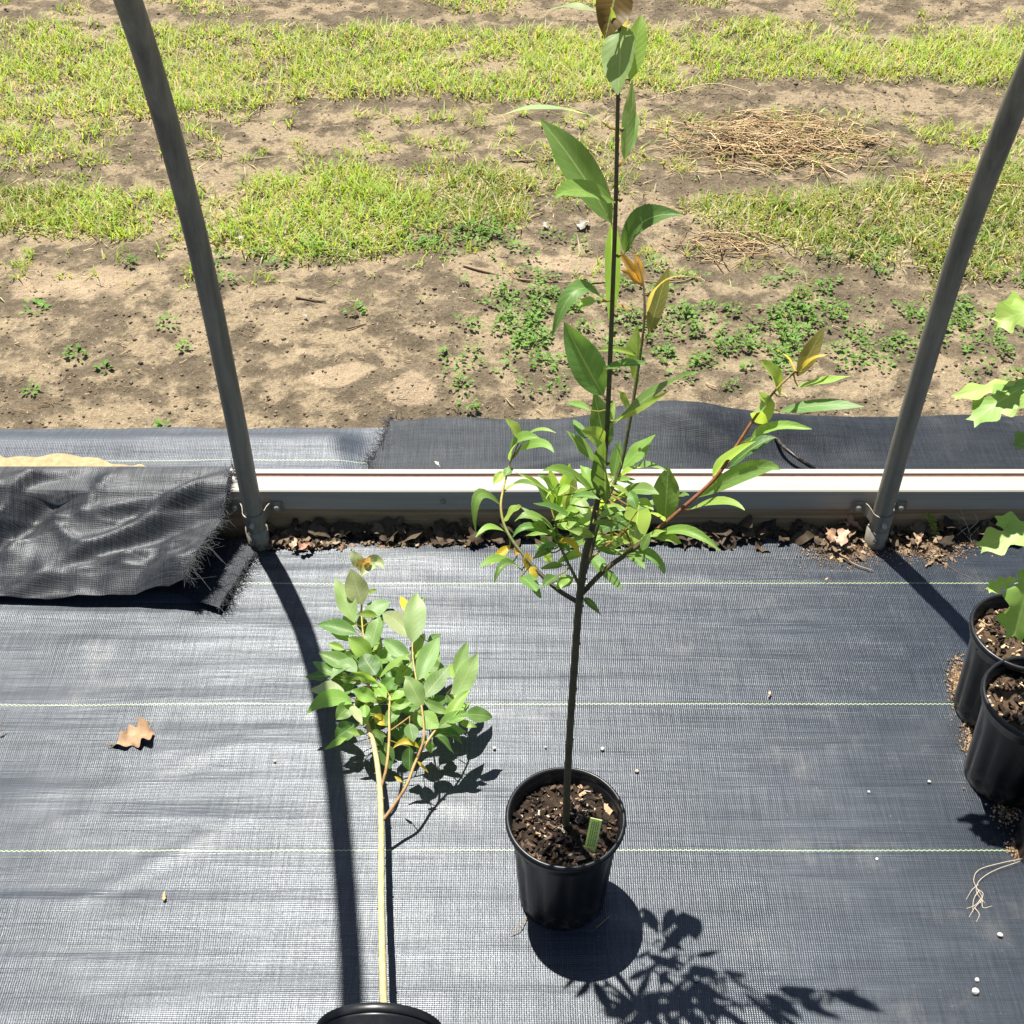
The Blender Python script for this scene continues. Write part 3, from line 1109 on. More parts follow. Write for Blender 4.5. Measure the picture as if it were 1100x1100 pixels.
# base, tip, width px, colour, z base, z tip, mid
FL = [
    (388, 612, 377, 592, 12, 'W', .10, .13, None), (389, 612, 398, 599, 10, 'O', .10, .12, None), (387, 613, 384, 600, 7, 'O', .10, .12, None), (391, 606, 397, 603, 6, 'O', .11, .12, None),
    (388, 619, 413, 612, 14, 'W', .10, .10, (402, 603)), (389, 649, 377, 611, 24, 'W', .11, .16, None), (381, 669, 360, 621, 18, 'P', .10, .14, None),
    (395, 637, 405, 633, 5, 'L', .10, .11, None), (392, 662, 419, 646, 17, 'P', .10, .11, None), (405, 661, 383, 660, 8, 'L', .11, .14, None),
    (398, 697, 408, 662, 18, 'P', .11, .14, None), (402, 694, 412, 662, 14, 'G', .09, .09, None), (383, 681, 341, 671, 16, 'G', .10, .10, None),
    (376, 688, 353, 676, 10, 'B', .09, .08, None), (381, 674, 369, 662, 12, 'P', .10, .08, None), (398, 706, 374, 685, 19, 'B', .11, .14, None),
    (441, 709, 411, 687, 16, 'P', .13, .13, None), (442, 686, 411, 659, 19, 'W', .15, .12, None), (443, 691, 448, 637, 22, 'W', .15, .19, None),
    (440, 661, 430, 641, 9, 'Y', .14, .13, None), (447, 650, 456, 641, 5, 'L', .14, .13, None), (449, 731, 471, 685, 19, 'P', .14, .15, None), (445, 709, 456, 680, 12, 'B', .13, .12, None),
    (460, 690, 474, 681, 8, 'G', .12, .11, None), (455, 749, 483, 715, 17, 'G', .14, .15, None), (489, 724, 502, 689, 14, 'P', .13, .16, None),
    (488, 750, 513, 702, 19, 'P', .13, .15, None), (487, 729, 482, 714, 9, 'L', .12, .10, None), (453, 759, 436, 726, 19, 'P', .15, .18, None),
    (408, 728, 441, 702, 11, 'B', .12, .15, None), (381, 716, 342, 701, 17, 'G', .11, .11, None), (370, 698, 352, 691, 9, 'B', .10, .10, None),
    (358, 725, 328, 727, 12, 'D', .08, .06, None), (363, 726, 336, 711, 11, 'G', .10, .10, None), (383, 723, 355, 730, 14, 'P', .11, .10, (370, 714)),
    (405, 734, 379, 722, 10, 'B', .13, .16, None), (404, 725, 388, 701, 20, 'D', .11, .12, None), (371, 747, 333, 741, 17, 'W', .10, .08, None),
    (402, 750, 378, 741, 15, 'B', .13, .15, None), (402, 735, 415, 750, 12, 'B', .12, .13, None), (378, 756, 329, 767, 16, 'B', .11, .08, (354, 750)),
    (377, 757, 361, 773, 16, 'G', .10, .09, None), (377, 759, 389, 779, 10, 'W', .11, .12, None), (382, 778, 360, 793, 21, 'D', .08, .06, None),
    (373, 793, 349, 805, 8, 'B', .07, .05, None), (392, 757, 393, 779, 14, 'B', .10, .09, None), (403, 768, 417, 779, 11, 'Y', .09, .08, None),
    (419, 752, 438, 744, 10, 'B', .12, .13, None), (420, 759, 443, 753, 11, 'B', .12, .12, None), (440, 777, 444, 797, 13, 'G', .13, .13, None),
    (450, 803, 422, 804, 7, 'Y', .12, .12, (436, 796)), (411, 797, 419, 826, 18, 'D', .06, .03, None), (399, 789, 411, 801, 15, 'D', .07, .06, None),
    (440, 802, 440, 829, 15, 'D', .08, .05, None), (449, 767, 472, 782, 18, 'B', .14, .13, None), (456, 754, 484, 767, 10, 'G', .14, .13, None),
    (478, 777, 504, 742, 13, 'B', .13, .15, None), (471, 782, 503, 765, 13, 'G', .13, .14, None), (482, 776, 502, 770, 8, 'B', .14, .15, None),
    (500, 768, 529, 771, 15, 'G', .13, .11, None), (473, 784, 501, 786, 12, 'P', .12, .11, None), (494, 777, 512, 781, 7, 'B', .12, .12, None),
    (463, 792, 496, 799, 10, 'G', .12, .10, (482, 787)), (461, 795, 463, 809, 9, 'B', .12, .10, None), (448, 818, 460, 830, 4, 'Y', .10, .08, None),
    (432, 840, 424, 834, 4, 'Y', .09, .09, None), (392, 788, 373, 786, 7, 'L', .09, .10, None), (400, 785, 415, 791, 8, 'G', .08, .09, None),
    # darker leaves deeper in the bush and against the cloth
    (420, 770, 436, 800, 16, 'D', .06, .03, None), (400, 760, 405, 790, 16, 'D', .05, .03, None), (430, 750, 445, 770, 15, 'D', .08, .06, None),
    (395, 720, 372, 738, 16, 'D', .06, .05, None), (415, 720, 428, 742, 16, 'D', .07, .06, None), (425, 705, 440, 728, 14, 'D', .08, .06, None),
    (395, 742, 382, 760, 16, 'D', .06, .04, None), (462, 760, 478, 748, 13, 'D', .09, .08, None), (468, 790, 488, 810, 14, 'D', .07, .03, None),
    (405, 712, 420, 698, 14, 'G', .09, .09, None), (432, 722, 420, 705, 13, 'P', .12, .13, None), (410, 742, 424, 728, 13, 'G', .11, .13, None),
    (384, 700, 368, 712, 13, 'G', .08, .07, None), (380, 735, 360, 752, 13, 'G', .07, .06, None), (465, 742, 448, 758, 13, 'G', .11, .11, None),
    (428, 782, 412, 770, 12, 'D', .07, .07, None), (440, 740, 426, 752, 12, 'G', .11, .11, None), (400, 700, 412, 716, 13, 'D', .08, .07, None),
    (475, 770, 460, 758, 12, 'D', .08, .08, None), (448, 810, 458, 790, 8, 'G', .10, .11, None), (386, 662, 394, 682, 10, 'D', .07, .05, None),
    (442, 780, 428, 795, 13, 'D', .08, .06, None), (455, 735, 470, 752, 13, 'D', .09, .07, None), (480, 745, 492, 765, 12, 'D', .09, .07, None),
]
m = MB()
frg = np.random.default_rng(9)
for q in range(26):
    bx, by = frg.uniform(372, 480), frg.uniform(690, 785)
    a = frg.uniform(0, 6.28)
    l_ = frg.uniform(20, 36)
    zb = frg.uniform(.05, .10)
    FL.append((bx, by, bx + l_ * math.cos(a), by + l_ * (math.sin(a) * .7 - .25), frg.uniform(11, 16), 'GBGPBD'[frg.integers(6)], zb, zb + frg.uniform(-.01, .02), None))
for (bx, by, tx, ty, w, c, zb, zt, mid) in FL:
    B = fz(bx, by, zb)
    T = fz(tx, ty, zt)
    Md = None if mid is None else fz(mid[0], mid[1], (zb + zt) / 2 + .006)
    Bw = B + FC
    depth = Bw[1] * CP + (CAM_H - Bw[2]) * SP
    ww = w * depth / FPX * (1.24 if w > 9 else 1.15)
    N = nrm(EYE - Bw) * .6 + np.array([0, 0, .45]) + frg.normal(0, .28, 3)
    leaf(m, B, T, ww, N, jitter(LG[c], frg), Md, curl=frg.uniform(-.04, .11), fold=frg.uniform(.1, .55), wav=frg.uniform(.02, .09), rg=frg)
    q, d = nearest_on(fpaths, B)
    if d < .07:
        petiole(m, q, B, (.40, .34, .08))
m.build('foliage', M_LEAF, fall)

# ------------------------------------------------------------------ potted oaks at the right edge
ork = np.random.default_rng(17)
POTS = [atz(1101, 677, .218), atz(1117, 749, .218), atz(1181, 832, .218)]
for p in POTS:
    p[2] = .006


def oak(i, label, leaves, hgt, lean):
    c = POTS[i]
    t = empty('potted_oak', c, label, 'potted tree', 'potted oaks along the right edge')
    build_pot(t, 50 + i * 5, chips=480, pale=.9, sandy=.5)
    m = MB()
    sp_ = smooth_path([(0, 0, .175), (.004, .003, .28), (lean[0] * .5, lean[1] * .5, .175 + hgt * .5), (lean[0], lean[1], .175 + hgt)], 6)
    tube(m, sp_, [.0055, .005, .004, .0025], (.14, .10, .06), 8)
    m.build('trunk', M_BARK, t)
    m = MB()
    for (bx, by, tx, ty, w, dy, dt, col) in leaves:
        B = aty(bx, by, c[1] + dy) - c
        T = aty(tx, ty, c[1] + dy + dt) - c
        Bw = B + c
        depth = Bw[1] * CP + (CAM_H - Bw[2]) * SP
        N = nrm(EYE - Bw) * .5 + np.array([0, 0, .7]) + ork.normal(0, .15, 3)
        leaf(m, B, T, w * depth / FPX, N, jitter(LG[col], ork, .1), None, curl=.07, fold=.12, wav=.05, rg=ork, lobed=.5)
        q, d = nearest_on([sp_], B)
        petiole(m, q, B, (.25, .2, .06))
    m.build('foliage', M_OAK, t)
    return t


oak(0, 'potted oak sapling with broad lobed leaves, standing behind the other right edge pots',
    [(1150, 345, 1080, 330, 50, .02, .0, 'L'), (1150, 420, 1068, 440, 44, .03, .0, 'L'), (1132, 330, 1072, 346, 52, .0, .0, 'L'), (1126, 414, 1026, 427, 30, .0, -.02, 'L'), (1124, 404, 1046, 452, 52, .0, -.05, 'B'),
     (1140, 470, 1092, 480, 40, .0, -.05, 'G'), (1150, 300, 1190, 250, 60, 0, .05, 'G'), (1150, 380, 1210, 400, 60, 0, .05, 'G'), (1140, 340, 1120, 270, 55, 0, .05, 'G')],
    .75, (.03, .0))
oak(1, 'shorter potted oak sapling with a drooping lobed leaf, next to the pile of soil',
    [(1150, 596, 1072, 560, 40, .06, .0, 'B'), (1140, 566, 1055, 588, 48, .05, -.02, 'B'), (1112, 592, 1090, 683, 66, .02, -.05, 'B'), (1096, 622, 1062, 634, 24, .03, -.03, 'L'), (1160, 560, 1230, 540, 60, 0, .05, 'G'),
     (1150, 600, 1220, 660, 60, 0, -.04, 'G'), (1150, 540, 1150, 470, 60, .02, .05, 'G')],
    .34, (.012, .01))
t = empty('potted_plant', POTS[2], 'black nursery pot mostly cut off by the lower right edge', 'potted plant', 'potted oaks along the right edge')
build_pot(t, 66, chips=200, pale=.8, sandy=.5)

# ------------------------------------------------------------------ outside fabrics
# left strip
fx = np.arange(-2.6, -.25, .02)
fyv = np.arange(1.966, 2.25, .008)
X, Y = np.meshgrid(fx, fyv)
top = np.clip((Y - 2.19) / .06, 0, 1)
Z = .016 + .004 * (vn(X * .5, Y, .05, 31) - .5) + .006 * (vn(X, Y, .3, 32) - .5) + .014 * np.exp(-((Y - 2.18) / .035) ** 2) - .012 * top
Z = Z - np.clip((X + .39) / .06, 0, 1) * (Z - .007)
Yw = Y + top * .012 * (vn(X, Y * 0, .12, 33) - .5)
o = grid_mesh('fabric_strip', X, Yw, Z, M_FAB_OUT)
tag(o, 'smooth grey fabric strip outside the rail, with sand spilled on it', 'fabric', 'fabric strips laid outside the rail')

# sand spilled on it
m = MB()
V, F = [], []
ns, nt = 60, 12
for i in range(ns + 1):
    s = i / ns
    px = -60 + s * 235
    for j in range(nt + 1):
        t_ = j / nt
        upper = np.interp(px, [-60, 0, 40, 60, 85, 100, 112, 120, 150, 175], [486, 487, 488, 484, 485, 490, 491, 496, 497, 502]) + 5 * (vn(px, 0, 9, 36) - .5)
        lower = 505.5 if px < 150 else 504.5
        py = upper * (1 - t_) + lower * t_
        P = atz(px, py, .026)
        e = min(1, 4 * t_, 4 * (1 - s) + .05)
        P[2] = .0265 + .002 * e * (.6 + .6 * vn(px, py * 3, 16, 37)) - .010 * (1 - e)
        V.append(P)
for i in range(ns):
    for j in range(nt):
        a = i * (nt + 1) + j
        F.append((a, a + nt + 1, a + nt + 2, a + 1))
m.add(V, F, (.37, .27, .15))
o = m.build('sand', M_VCOL)
tag(o, 'patch of yellow sand spilled on the grey fabric strip', 'sand', kind='stuff')

# right strip with a ragged left end and a raised hump
sv = np.linspace(0, 1, 150)
tv = np.linspace(0, 1, 40)
S, T_ = np.meshgrid(sv, tv)
toppx = np.interp(-.30 + S * 2.9, [-.3, -.15, .05, .2, .3, .38, .5, .7, 1.0, 2.6], [2.27, 2.275, 2.262, 2.262, 2.285, 2.29, 2.265, 2.27, 2.29, 2.3])
ybot = 1.966
X = -.335 + S * 2.95 + (1 - S) ** 30 * .02 * (vn(T_, S * 0, .12, 41) - .3) + (1 - S) ** 40 * .055 * T_
Y = ybot + T_ * (toppx - ybot) + T_ * .008 * (vn(S * 3, T_ * 0, .06, 42) - .5)
hump = .055 * np.exp(-((X - .36) / .16) ** 2 - ((Y - 2.22) / .09) ** 2) + .03 * np.exp(-((X - .62) / .2) ** 2 - ((Y - 2.20) / .06) ** 2) + .012 * np.exp(-((X - .05) / .3) ** 2 - ((Y - 2.23) / .05) ** 2)
diag = (X - .35) * .45 + (Y - 2.2)
wr = .008 * np.exp(-(diag / .02) ** 2) * np.exp(-((X - .5) / .15) ** 2) - .008 * np.exp(-((diag + .03) / .018) ** 2) * np.exp(-((X - .5) / .17) ** 2)
d2 = (X - .03) * -.3 + (Y - 2.08)
wr = wr + .006 * np.exp(-(d2 / .008) ** 2) * np.exp(-((X - .1) / .12) ** 2)
Z = .026 + hump + wr + .008 * (vn(X, Y, .12, 43) - .5) + .005 * (vn(X * .6, Y, .04, 44) - .5)
Z = Z - .02 * np.clip((T_ - .93) / .07, 0, 1)
strip = grid_mesh('fabric_strip', X, Y, Z, M_FAB_DARK)
tag(strip, 'dark wrinkled fabric strip outside the rail with a frayed left end', 'fabric', 'fabric strips laid outside the rail')


def fringe(mb, pts, n, length, dirv, rg, col=(.012, .013, .015), rad=.00045, spread=.85):
    P = np.array(pts)
    for i in range(n):
        t = rg.random() * (len(P) - 1)
        k = int(t)
        b = P[k] * (1 - (t - k)) + P[k + 1] * (t - k)
        d = nrm(np.array(dirv) + rg.normal(0, spread, 3) * np.array([1, 1, .5]))
        L = length * (rg.uniform(.15, 1.1) + (rg.random() < .06) * 1.0)
        mid = b + d * L * .5 + rg.normal(0, .12, 3) * L
        e = b + d * L + rg.normal(0, .15, 3) * L
        e[2] = max(e[2], .010)
        mid[2] = max(mid[2], .010)
        tube(mb, [b, mid, e], [rad, rad, rad * .6], tuple(np.array(col) * rg.uniform(.7, 2.6)), 4, cap=False)


frr = np.random.default_rng(23)
m = MB()
le = [(X[j, 0], Y[j, 0], Z[j, 0] + .002) for j in range(40)]
fringe(m, le, 330, .024, (-.9, .1, .35), frr)
fringe(m, [(X[39, j], Y[39, j], Z[39, j] + .004) for j in range(0, 5)], 40, .016, (-.2, .5, .4), frr)
m.build('frayed_edge', M_DARKCLOTH, strip)

# black tube sticking out of the fold
tp = [atz(833, 470, .05), atz(842, 480, .055), atz(853, 489, .055), atz(866, 498, .045), atz(880, 506, .03)]
m = MB()
tube(m, smooth_path(tp, 6), .0042, (1, 1, 1), 10)
o = m.build('drip_tube', M_TUBE, None, origin=tp[0])
tag(o, 'short bent black drip tube poking over the white rail from the wrinkled fabric', 'tube')

# ------------------------------------------------------------------ folded fabric flap over the rail, left
ns, nt = 130, 70
S, T_ = np.meshgrid(np.linspace(0, 1, ns), np.linspace(0, 1, nt))
VX = np.zeros((nt, ns, 3))
x_right_top, x_right_bot = -.571, -.560
for j in range(nt):
    for i in range(ns):
        s, t_ = S[j, i], T_[j, i]
        xr = np.interp(t_, [0, .2, .5, .75, 1], [-.575, -.572, -.590, -.606, -.632])
        x = -2.1 + s * (xr + 2.1)
        s2 = (x + 2.1) / 1.5
        yb = 1.698
        y = np.interp(t_, [0, .10, .28, .6, 1], [1.958, 1.925, 1.86, 1.79, yb])
        z = np.interp(t_, [0, .10, .18, .28, .6, .85, 1], [.136, .140, .132, .105, .070, .044, .010])
        VX[j, i] = (x, y, z)
X, Y, Z = VX[..., 0].copy(), VX[..., 1].copy(), VX[..., 2].copy()


def fold(px0, py0, px1, py1, width, amp, zz=.09):
    a = atz(px0, py0, zz)
    b = atz(px1, py1, zz)
    d = (b - a)[:2]
    L = np.linalg.norm(d)
    d = d / L
    rx, ry = X - a[0], Y - a[1]
    u = (rx * d[0] + ry * d[1]) / L
    v = -rx * d[1] + ry * d[0]
    env = np.clip(np.minimum(u * 4, (1 - u) * 4) + .3, 0, 1)
    return amp * env * np.exp(-(v / width) ** 2)


k = np.clip(T_ * 5, 0, 1)
Z += k * (fold(-60, 600, 130, 515, .022, -.034) + fold(-60, 560, 120, 505, .02, .022) + fold(-40, 625, 250, 530, .018, .020) + fold(100, 575, 250, 520, .012, -.012)
          + fold(-20, 610, 220, 560, .014, -.014) + fold(60, 560, 210, 545, .008, .008) + fold(-10, 632, 215, 600, .02, .012) + fold(140, 632, 235, 590, .008, -.008)
          + fold(85, 560, 128, 528, .006, .010)
          + fold(20, 545, 140, 512, .010, -.012) + fold(-30, 575, 60, 520, .010, .010) + fold(60, 600, 200, 578, .007, .006) + fold(150, 560, 250, 545, .006, -.007))
Z += k * (.012 * (vn(X, Y, .09, 51) - .5) + .006 * (vn(X, Y, .035, 52) - .5) + .003 * (vn(X, Y, .015, 53) - .5))
cr = 1 - np.abs(2 * vn(X * .8 + Y * .9, Y, .10, 56) - 1)
cr2 = 1 - np.abs(2 * vn(X * .5 - Y * 1.2, Y + X * .2, .07, 57) - 1)
Z += k * (.011 * cr ** 6 + .007 * cr2 ** 6)
Z += np.clip((S - .93) / .07, 0, 1) * np.clip((T_ - .35) / .4, 0, 1) * .052        # right corner lifts
Z = np.maximum(Z, .012)
rl = (Y > WY - .01)
Z = np.where(rl, np.maximum(Z, .132), Z)
flap = grid_mesh('fabric_flap', X, Y, Z, M_FLAP)
tag(flap, 'crumpled black fabric flap folded over the rail, with a frayed right edge', 'fabric')
m = MB()
red = [(X[j, -1], Y[j, -1], Z[j, -1]) for j in range(4, nt)]
fringe(m, red, 620, .016, (.75, -.15, -.35), frr)
fringe(m, [(X[j, -1], Y[j, -1], Z[j, -1]) for j in range(nt - 22, nt)], 200, .030, (.9, -.6, -.5), frr)
fringe(m, [(X[0, -1], Y[0, -1], Z[0, -1] + .004), (X[6, -1] + .01, Y[6, -1], Z[6, -1] + .004)], 30, .03, (.8, .7, .3), frr)
m.build('frayed_edge', M_DARKCLOTH, flap)
# second layer of the same cloth lying under it, its fringe showing
ns2, nt2 = 40, 24
S, T_ = np.meshgrid(np.linspace(0, 1, ns2), np.linspace(0, 1, nt2))
pr = np.interp(T_, [0, .3, .7, 1], [1, 1, 1, 1])
ax_, bx_ = atz(276, 592, .012), atz(236, 656, .012)
xr = ax_[0] + (bx_[0] - ax_[0]) * T_
yy = ax_[1] + (bx_[1] - ax_[1]) * T_
X = xr - .11 * (1 - S)
Y = yy + .05 * (1 - S)
Z = .013 + .006 * vn(X, Y, .05, 55) + .004 * S
und = grid_mesh('fabric_piece', X, Y, Z, M_FAB_DARK)  # darker cloth material puts the flap's shadow into the colour
tag(und, 'frayed black fabric corner peeping out under the crumpled flap', 'fabric')
m = MB()
fringe(m, [(X[j, -1], Y[j, -1], Z[j, -1] + .002) for j in range(nt2)], 230, .022, (.9, -.45, .12), frr)
m.build('frayed_edge', M_DARKCLOTH, und)


# ------------------------------------------------------------------ grass, weeds, crumbs outside
def coverage(px, py, x, y):
    n1 = vn(x, y, .16, 61)
    n2 = vn(x, y, .05, 62)
    n3 = vn(x, y, .5, 63)
    n = .5 * n1 + .3 * n2 + .2 * n3
    px = np.asarray(px)
    py = np.asarray(py)

    def band(lo, hi, soft=10):
        return np.clip((py - lo) / soft, 0, 1) * np.clip((hi - py) / soft, 0, 1)
    wob = 30 * (n3 - .5)
    low1 = np.interp(px, [0, 150, 300, 420, 600, 700, 900, 1000, 1100], [125, 122, 118, 108, 118, 108, 105, 98, 115])
    c = 1.0 * band(26 + wob * .4, low1 + wob, 14)
    low2 = np.interp(px, [0, 100, 200, 300, 380, 480, 560, 600], [248, 255, 262, 284, 290, 268, 258, 235])
    hi2 = np.interp(px, [0, 200, 300, 420, 520, 600], [186, 196, 184, 178, 176, 190])
    left = np.clip((600 - px) / 40, 0, 1)
    c = np.maximum(c, left * .9 * np.clip((py - hi2 - wob * .5) / 14, 0, 1) * np.clip((low2 + wob * .6 - py) / 12, 0, 1))
    rx = np.clip((px - 700) / 60, 0, 1)
    hi3 = np.interp(px, [700, 800, 960, 1010, 1060, 1100], [210, 205, 195, 180, 160, 155])
    low3 = np.interp(px, [700, 760, 850, 950, 1100], [235, 262, 285, 300, 308])
    c = np.maximum(c, rx * .85 * np.clip((py - hi3) / 15, 0, 1) * np.clip((low3 + wob - py) / 16, 0, 1))
    # tufts on the bare strip
    c = np.maximum(c, .50 * band(118, 195, 10) * np.clip((n2 - .52) * 6, 0, 1) * (1 - .4 * ((px > 690) & (px < 960))))
    c = np.maximum(c, .8 * np.exp(-((px - 30) / 50) ** 2 - ((py - 150) / 14) ** 2))
    c = np.maximum(c, .85 * np.exp(-((px - 620) / 50) ** 2 - ((py - 200) / 22) ** 2))
    c = np.maximum(c, .5 * band(-120, 24, 12) * np.clip((n1 - .66) * 7, 0, 1))
    c = np.maximum(c, .35 * band(255, 330, 10) * np.clip((n2 - .70) * 9, 0, 1))
    c = np.maximum(c, .9 * (py < -140))
    return np.clip(c * np.clip((n - .21) * 4.6, 0, 1.3), 0, 1)


def scatter(n, ylo, yhi, rg):
    y = rg.uniform(ylo, yhi, n)
    hwid = .45 * (y + 1.7) * 1.0 + .5
    x = rg.uniform(-1, 1, n) * hwid
    return x, y


rg = np.random.default_rng(77)
n = 400000
x, y = scatter(n, 2.3, 6.6, rg)
px, py = proj(x, y)
cv = coverage(px, py, x, y)
keep = rg.random(n) < cv * np.where(y > 5.2, .35, .85)
x, y, px, py, cv = x[keep], y[keep], px[keep], py[keep], cv[keep]
n = len(x)
z = ground_z(x, y)
hgt = rg.uniform(.010, .031, n) * (.55 + .75 * cv) * np.where(vn(x, y, .3, 65) > .6, 1.25, 1)
ang = rg.uniform(0, 2 * np.pi, n)
lean = rg.uniform(.4, 1.9, n) * hgt
wid = rg.uniform(.0011, .0026, n)
dx, dy = np.cos(ang), np.sin(ang)
fl0 = rg.random(n) < .20
hgt = np.where(fl0, hgt * .25, hgt)
lean = np.where(fl0, lean * 1.2 + .01, lean)
V = np.zeros((n, 5, 3))
sx, sy = -dy * wid, dx * wid
V[:, 0] = np.stack([x - sx, y - sy, z - .004], 1)
V[:, 1] = np.stack([x + sx, y + sy, z - .004], 1)
mx, my, mz = x + dx * lean * .4, y + dy * lean * .4, z + hgt * .68
V[:, 2] = np.stack([mx + sx * .8, my + sy * .8, mz], 1)
V[:, 3] = np.stack([mx - sx * .8, my - sy * .8, mz], 1)
V[:, 4] = np.stack([x + dx * lean, y + dy * lean, z + hgt], 1)
base = np.arange(n)[:, None] * 5
F = np.concatenate([base + np.array([[0, 1, 2]]), base + np.array([[0, 2, 3]]), base + np.array([[3, 2, 4]])], 0)
gm = vn(x, y, .35, 66)
dry = fl0 | (rg.random(n) < (.12 + .13 * (py < 125) + .12 * (gm > .6)))
col = np.stack([.235 + .14 * rg.random(n), .33 + .13 * rg.random(n), .045 + .035 * rg.random(n)], 1)
rich = np.clip((gm - .35) * 2, 0, 1)[:, None] * (py > 180)[:, None]
col = col * (1 - .45 * rich)
dcol = np.stack([.40 + .15 * rg.random(n), .36 + .13 * rg.random(n), .20 + .08 * rg.random(n)], 1)
col = np.where(dry[:, None], dcol, col)
C = np.repeat(col, 5, 0)
o = fast_mesh('grass', V.reshape(-1, 3), F, C, M_GRASS)
tag(o, 'patchy yellow green grass growing in bands on the bare soil', 'grass', kind='stuff')


def weed_arrays(cx, cy, rad, nl, rg, size=(.005, .013), hmax=.03, dark=0.0):
    """little broad leaves as folded quads round a rosette centre"""
    V, F, C = [], [], []
    z0 = float(ground_z(np.array([cx]), np.array([cy]))[0])
    for i in range(nl):
        a = rg.uniform(0, 6.283)
        r = rad * math.sqrt(rg.random())
        c = np.array([cx + r * math.cos(a), cy + r * math.sin(a), z0 + rg.uniform(.004, hmax) * (1 - .5 * r / rad)])
        s = rg.uniform(*size)
        d = nrm([math.cos(a) + rg.normal() * .5, math.sin(a) + rg.normal() * .5, rg.uniform(-.1, .6)])
        sd = nrm(np.cross(d, [0, 0, 1]))
        up_ = np.cross(sd, d)
        o = len(V)
        V += [c, c + d * s * .6 + sd * s * .42 + up_ * s * .15, c + d * s * 1.3, c + d * s * .6 - sd * s * .42 + up_ * s * .15]
        F += [(o, o + 1, o + 2), (o, o + 2, o + 3)]
        k = rg.uniform(.7, 1.3)
        col = (.125 * k, .235 * k * (1 - .3 * dark), .040 * k)
        C += [col] * 4
    return V, F, C


rg = np.random.default_rng(88)
V, F, C = [], [], []
cand = 0
while cand < 5200:
    cand += 1
    px_, py_ = rg.uniform(-150, 1250), rg.uniform(225, 445)
    n_ = vn(px_, py_ * 1.4, 34, 71) * .6 + vn(px_, py_ * 1.4, 13, 72) * .4
    d = 0
    d = max(d, 1.0 * math.exp(-((px_ - 578) / 48) ** 2 - ((py_ - 350) / 48) ** 2) * 1.5)
    d = max(d, .62 * math.exp(-((px_ - 840) / 170) ** 2 - ((py_ - 350) / 42) ** 2))
    d = max(d, .45 * math.exp(-((px_ - 1020) / 110) ** 2 - ((py_ - 340) / 50) ** 2))
    d = max(d, .55 * math.exp(-((px_ - 500) / 30) ** 2 - ((py_ - 390) / 45) ** 2))
    d = max(d, .5 * math.exp(-((px_ - 680) / 50) ** 2 - ((py_ - 330) / 35) ** 2))
    d = max(d, .9 * math.exp(-((px_ - 500) / 60) ** 2 - ((py_ - 258) / 14) ** 2))
    d = max(d, .6 * math.exp(-((px_ - 340) / 50) ** 2 - ((py_ - 270) / 14) ** 2))
    d = max(d, .5 * math.exp(-((px_ - 1000) / 90) ** 2 - ((py_ - 270) / 25) ** 2))
    if rg.random() > d * np.clip((n_ - .36) * 5, 0, 1):
        continue
    g = atz(px_, py_)
    v, f, c = weed_arrays(g[0], g[1], rg.uniform(.012, .034), int(rg.integers(8, 24)), rg)
    o_ = len(V)
    V += v
    F += [(a + o_, b + o_, q + o_) for a, b, q in f]
    C += c
o = fast_mesh('weeds', np.array(V), np.array(F), np.array(C), M_GRASS)
tag(o, 'low broadleaf weeds spreading over the brown soil beyond the rail', 'weeds', kind='stuff')

SEED = [(38, 331, .03, 'straggly weed seedling left of the left pole, with pale grass beside it'),
        (181, 347, .026, 'low green weed seedling on bare soil just left of the left pole'),
        (82, 381, .024, 'small weed seedling in the middle of the bare soil left of the left pole'),
        (34, 421, .018, 'tiny weed seedling nearest the grey fabric at the left edge'),
        (197, 374, .014, 'faint yellowish weed seedling close beside the left pole'),
        (236, 279, .026, 'bright green weed at the grass edge just right of the left pole'),
        (244, 306, .022, 'yellow green weed seedling right of the left pole below the grass edge'),
        (382, 339, .02, 'upright little weed right of a pale scrap on the bare soil'),
        (113, 396, .014, 'tiny yellowish weed seedling on light soil crust'),
        (141, 283, .014, 'small dark weed seedling on the pale soil near the grass'),
        (176, 455, .012, 'smallest green sprout close to the fabric edge left of the pole')]
for (px_, py_, r, lab) in SEED:
    g = atz(px_, py_)
    z0 = float(ground_z(np.array([g[0]]), np.array([g[1]]))[0])
    v, f, c = weed_arrays(g[0], g[1], r, int(8 + r * 600), rg, (.007, .015), .026)
    m = MB()
    m.add(v, f, c)
    org = (g[0], g[1], z0)
    o = m.build('weed_seedling', M_GRASS, None, smooth=False, origin=org)
    tag(o, lab, 'weed', 'weed seedlings on the bare soil')

# crumbs of soil and chopped straw bits
rg = np.random.default_rng(99)
n = 30000
x, y = scatter(n, 2.26, 5.2, rg)
kk = vn(x, y, .2, 81)
keep = rg.random(n) < .25 + .9 * np.clip(kk - .35, 0, 1)
x, y = x[keep], y[keep]
n = len(x)
z = ground_z(x, y)
r = rg.uniform(.0015, .0055, n) * np.where(rg.random(n) < .02, 1.7, 1)
oct_ = np.array([[1, 0, 0], [-1, 0, 0], [0, 1, 0], [0, -1, 0], [0, 0, 1], [0, 0, -1]], float)
V = oct_[None] * r[:, None, None] * rg.uniform(.6, 1.3, (n, 6, 1))
V[..., 2] *= .7
V += np.stack([x, y, z + r * .25], 1)[:, None]
tri = np.array([[0, 2, 4], [2, 1, 4], [1, 3, 4], [3, 0, 4], [2, 0, 5], [1, 2, 5], [3, 1, 5], [0, 3, 5]])
F = (np.arange(n)[:, None, None] * 6 + tri[None]).reshape(-1, 3)
b = rg.uniform(.6, 1.35, n)[:, None]
C = np.repeat(np.array([[.185, .14, .093]]) * b, 6, 0)
o = fast_mesh('soil_crumbs', V.reshape(-1, 3), F, C, M_VCOL)
tag(o, 'loose brown crumbs of soil strewn over the bare ground', 'soil', kind='stuff')


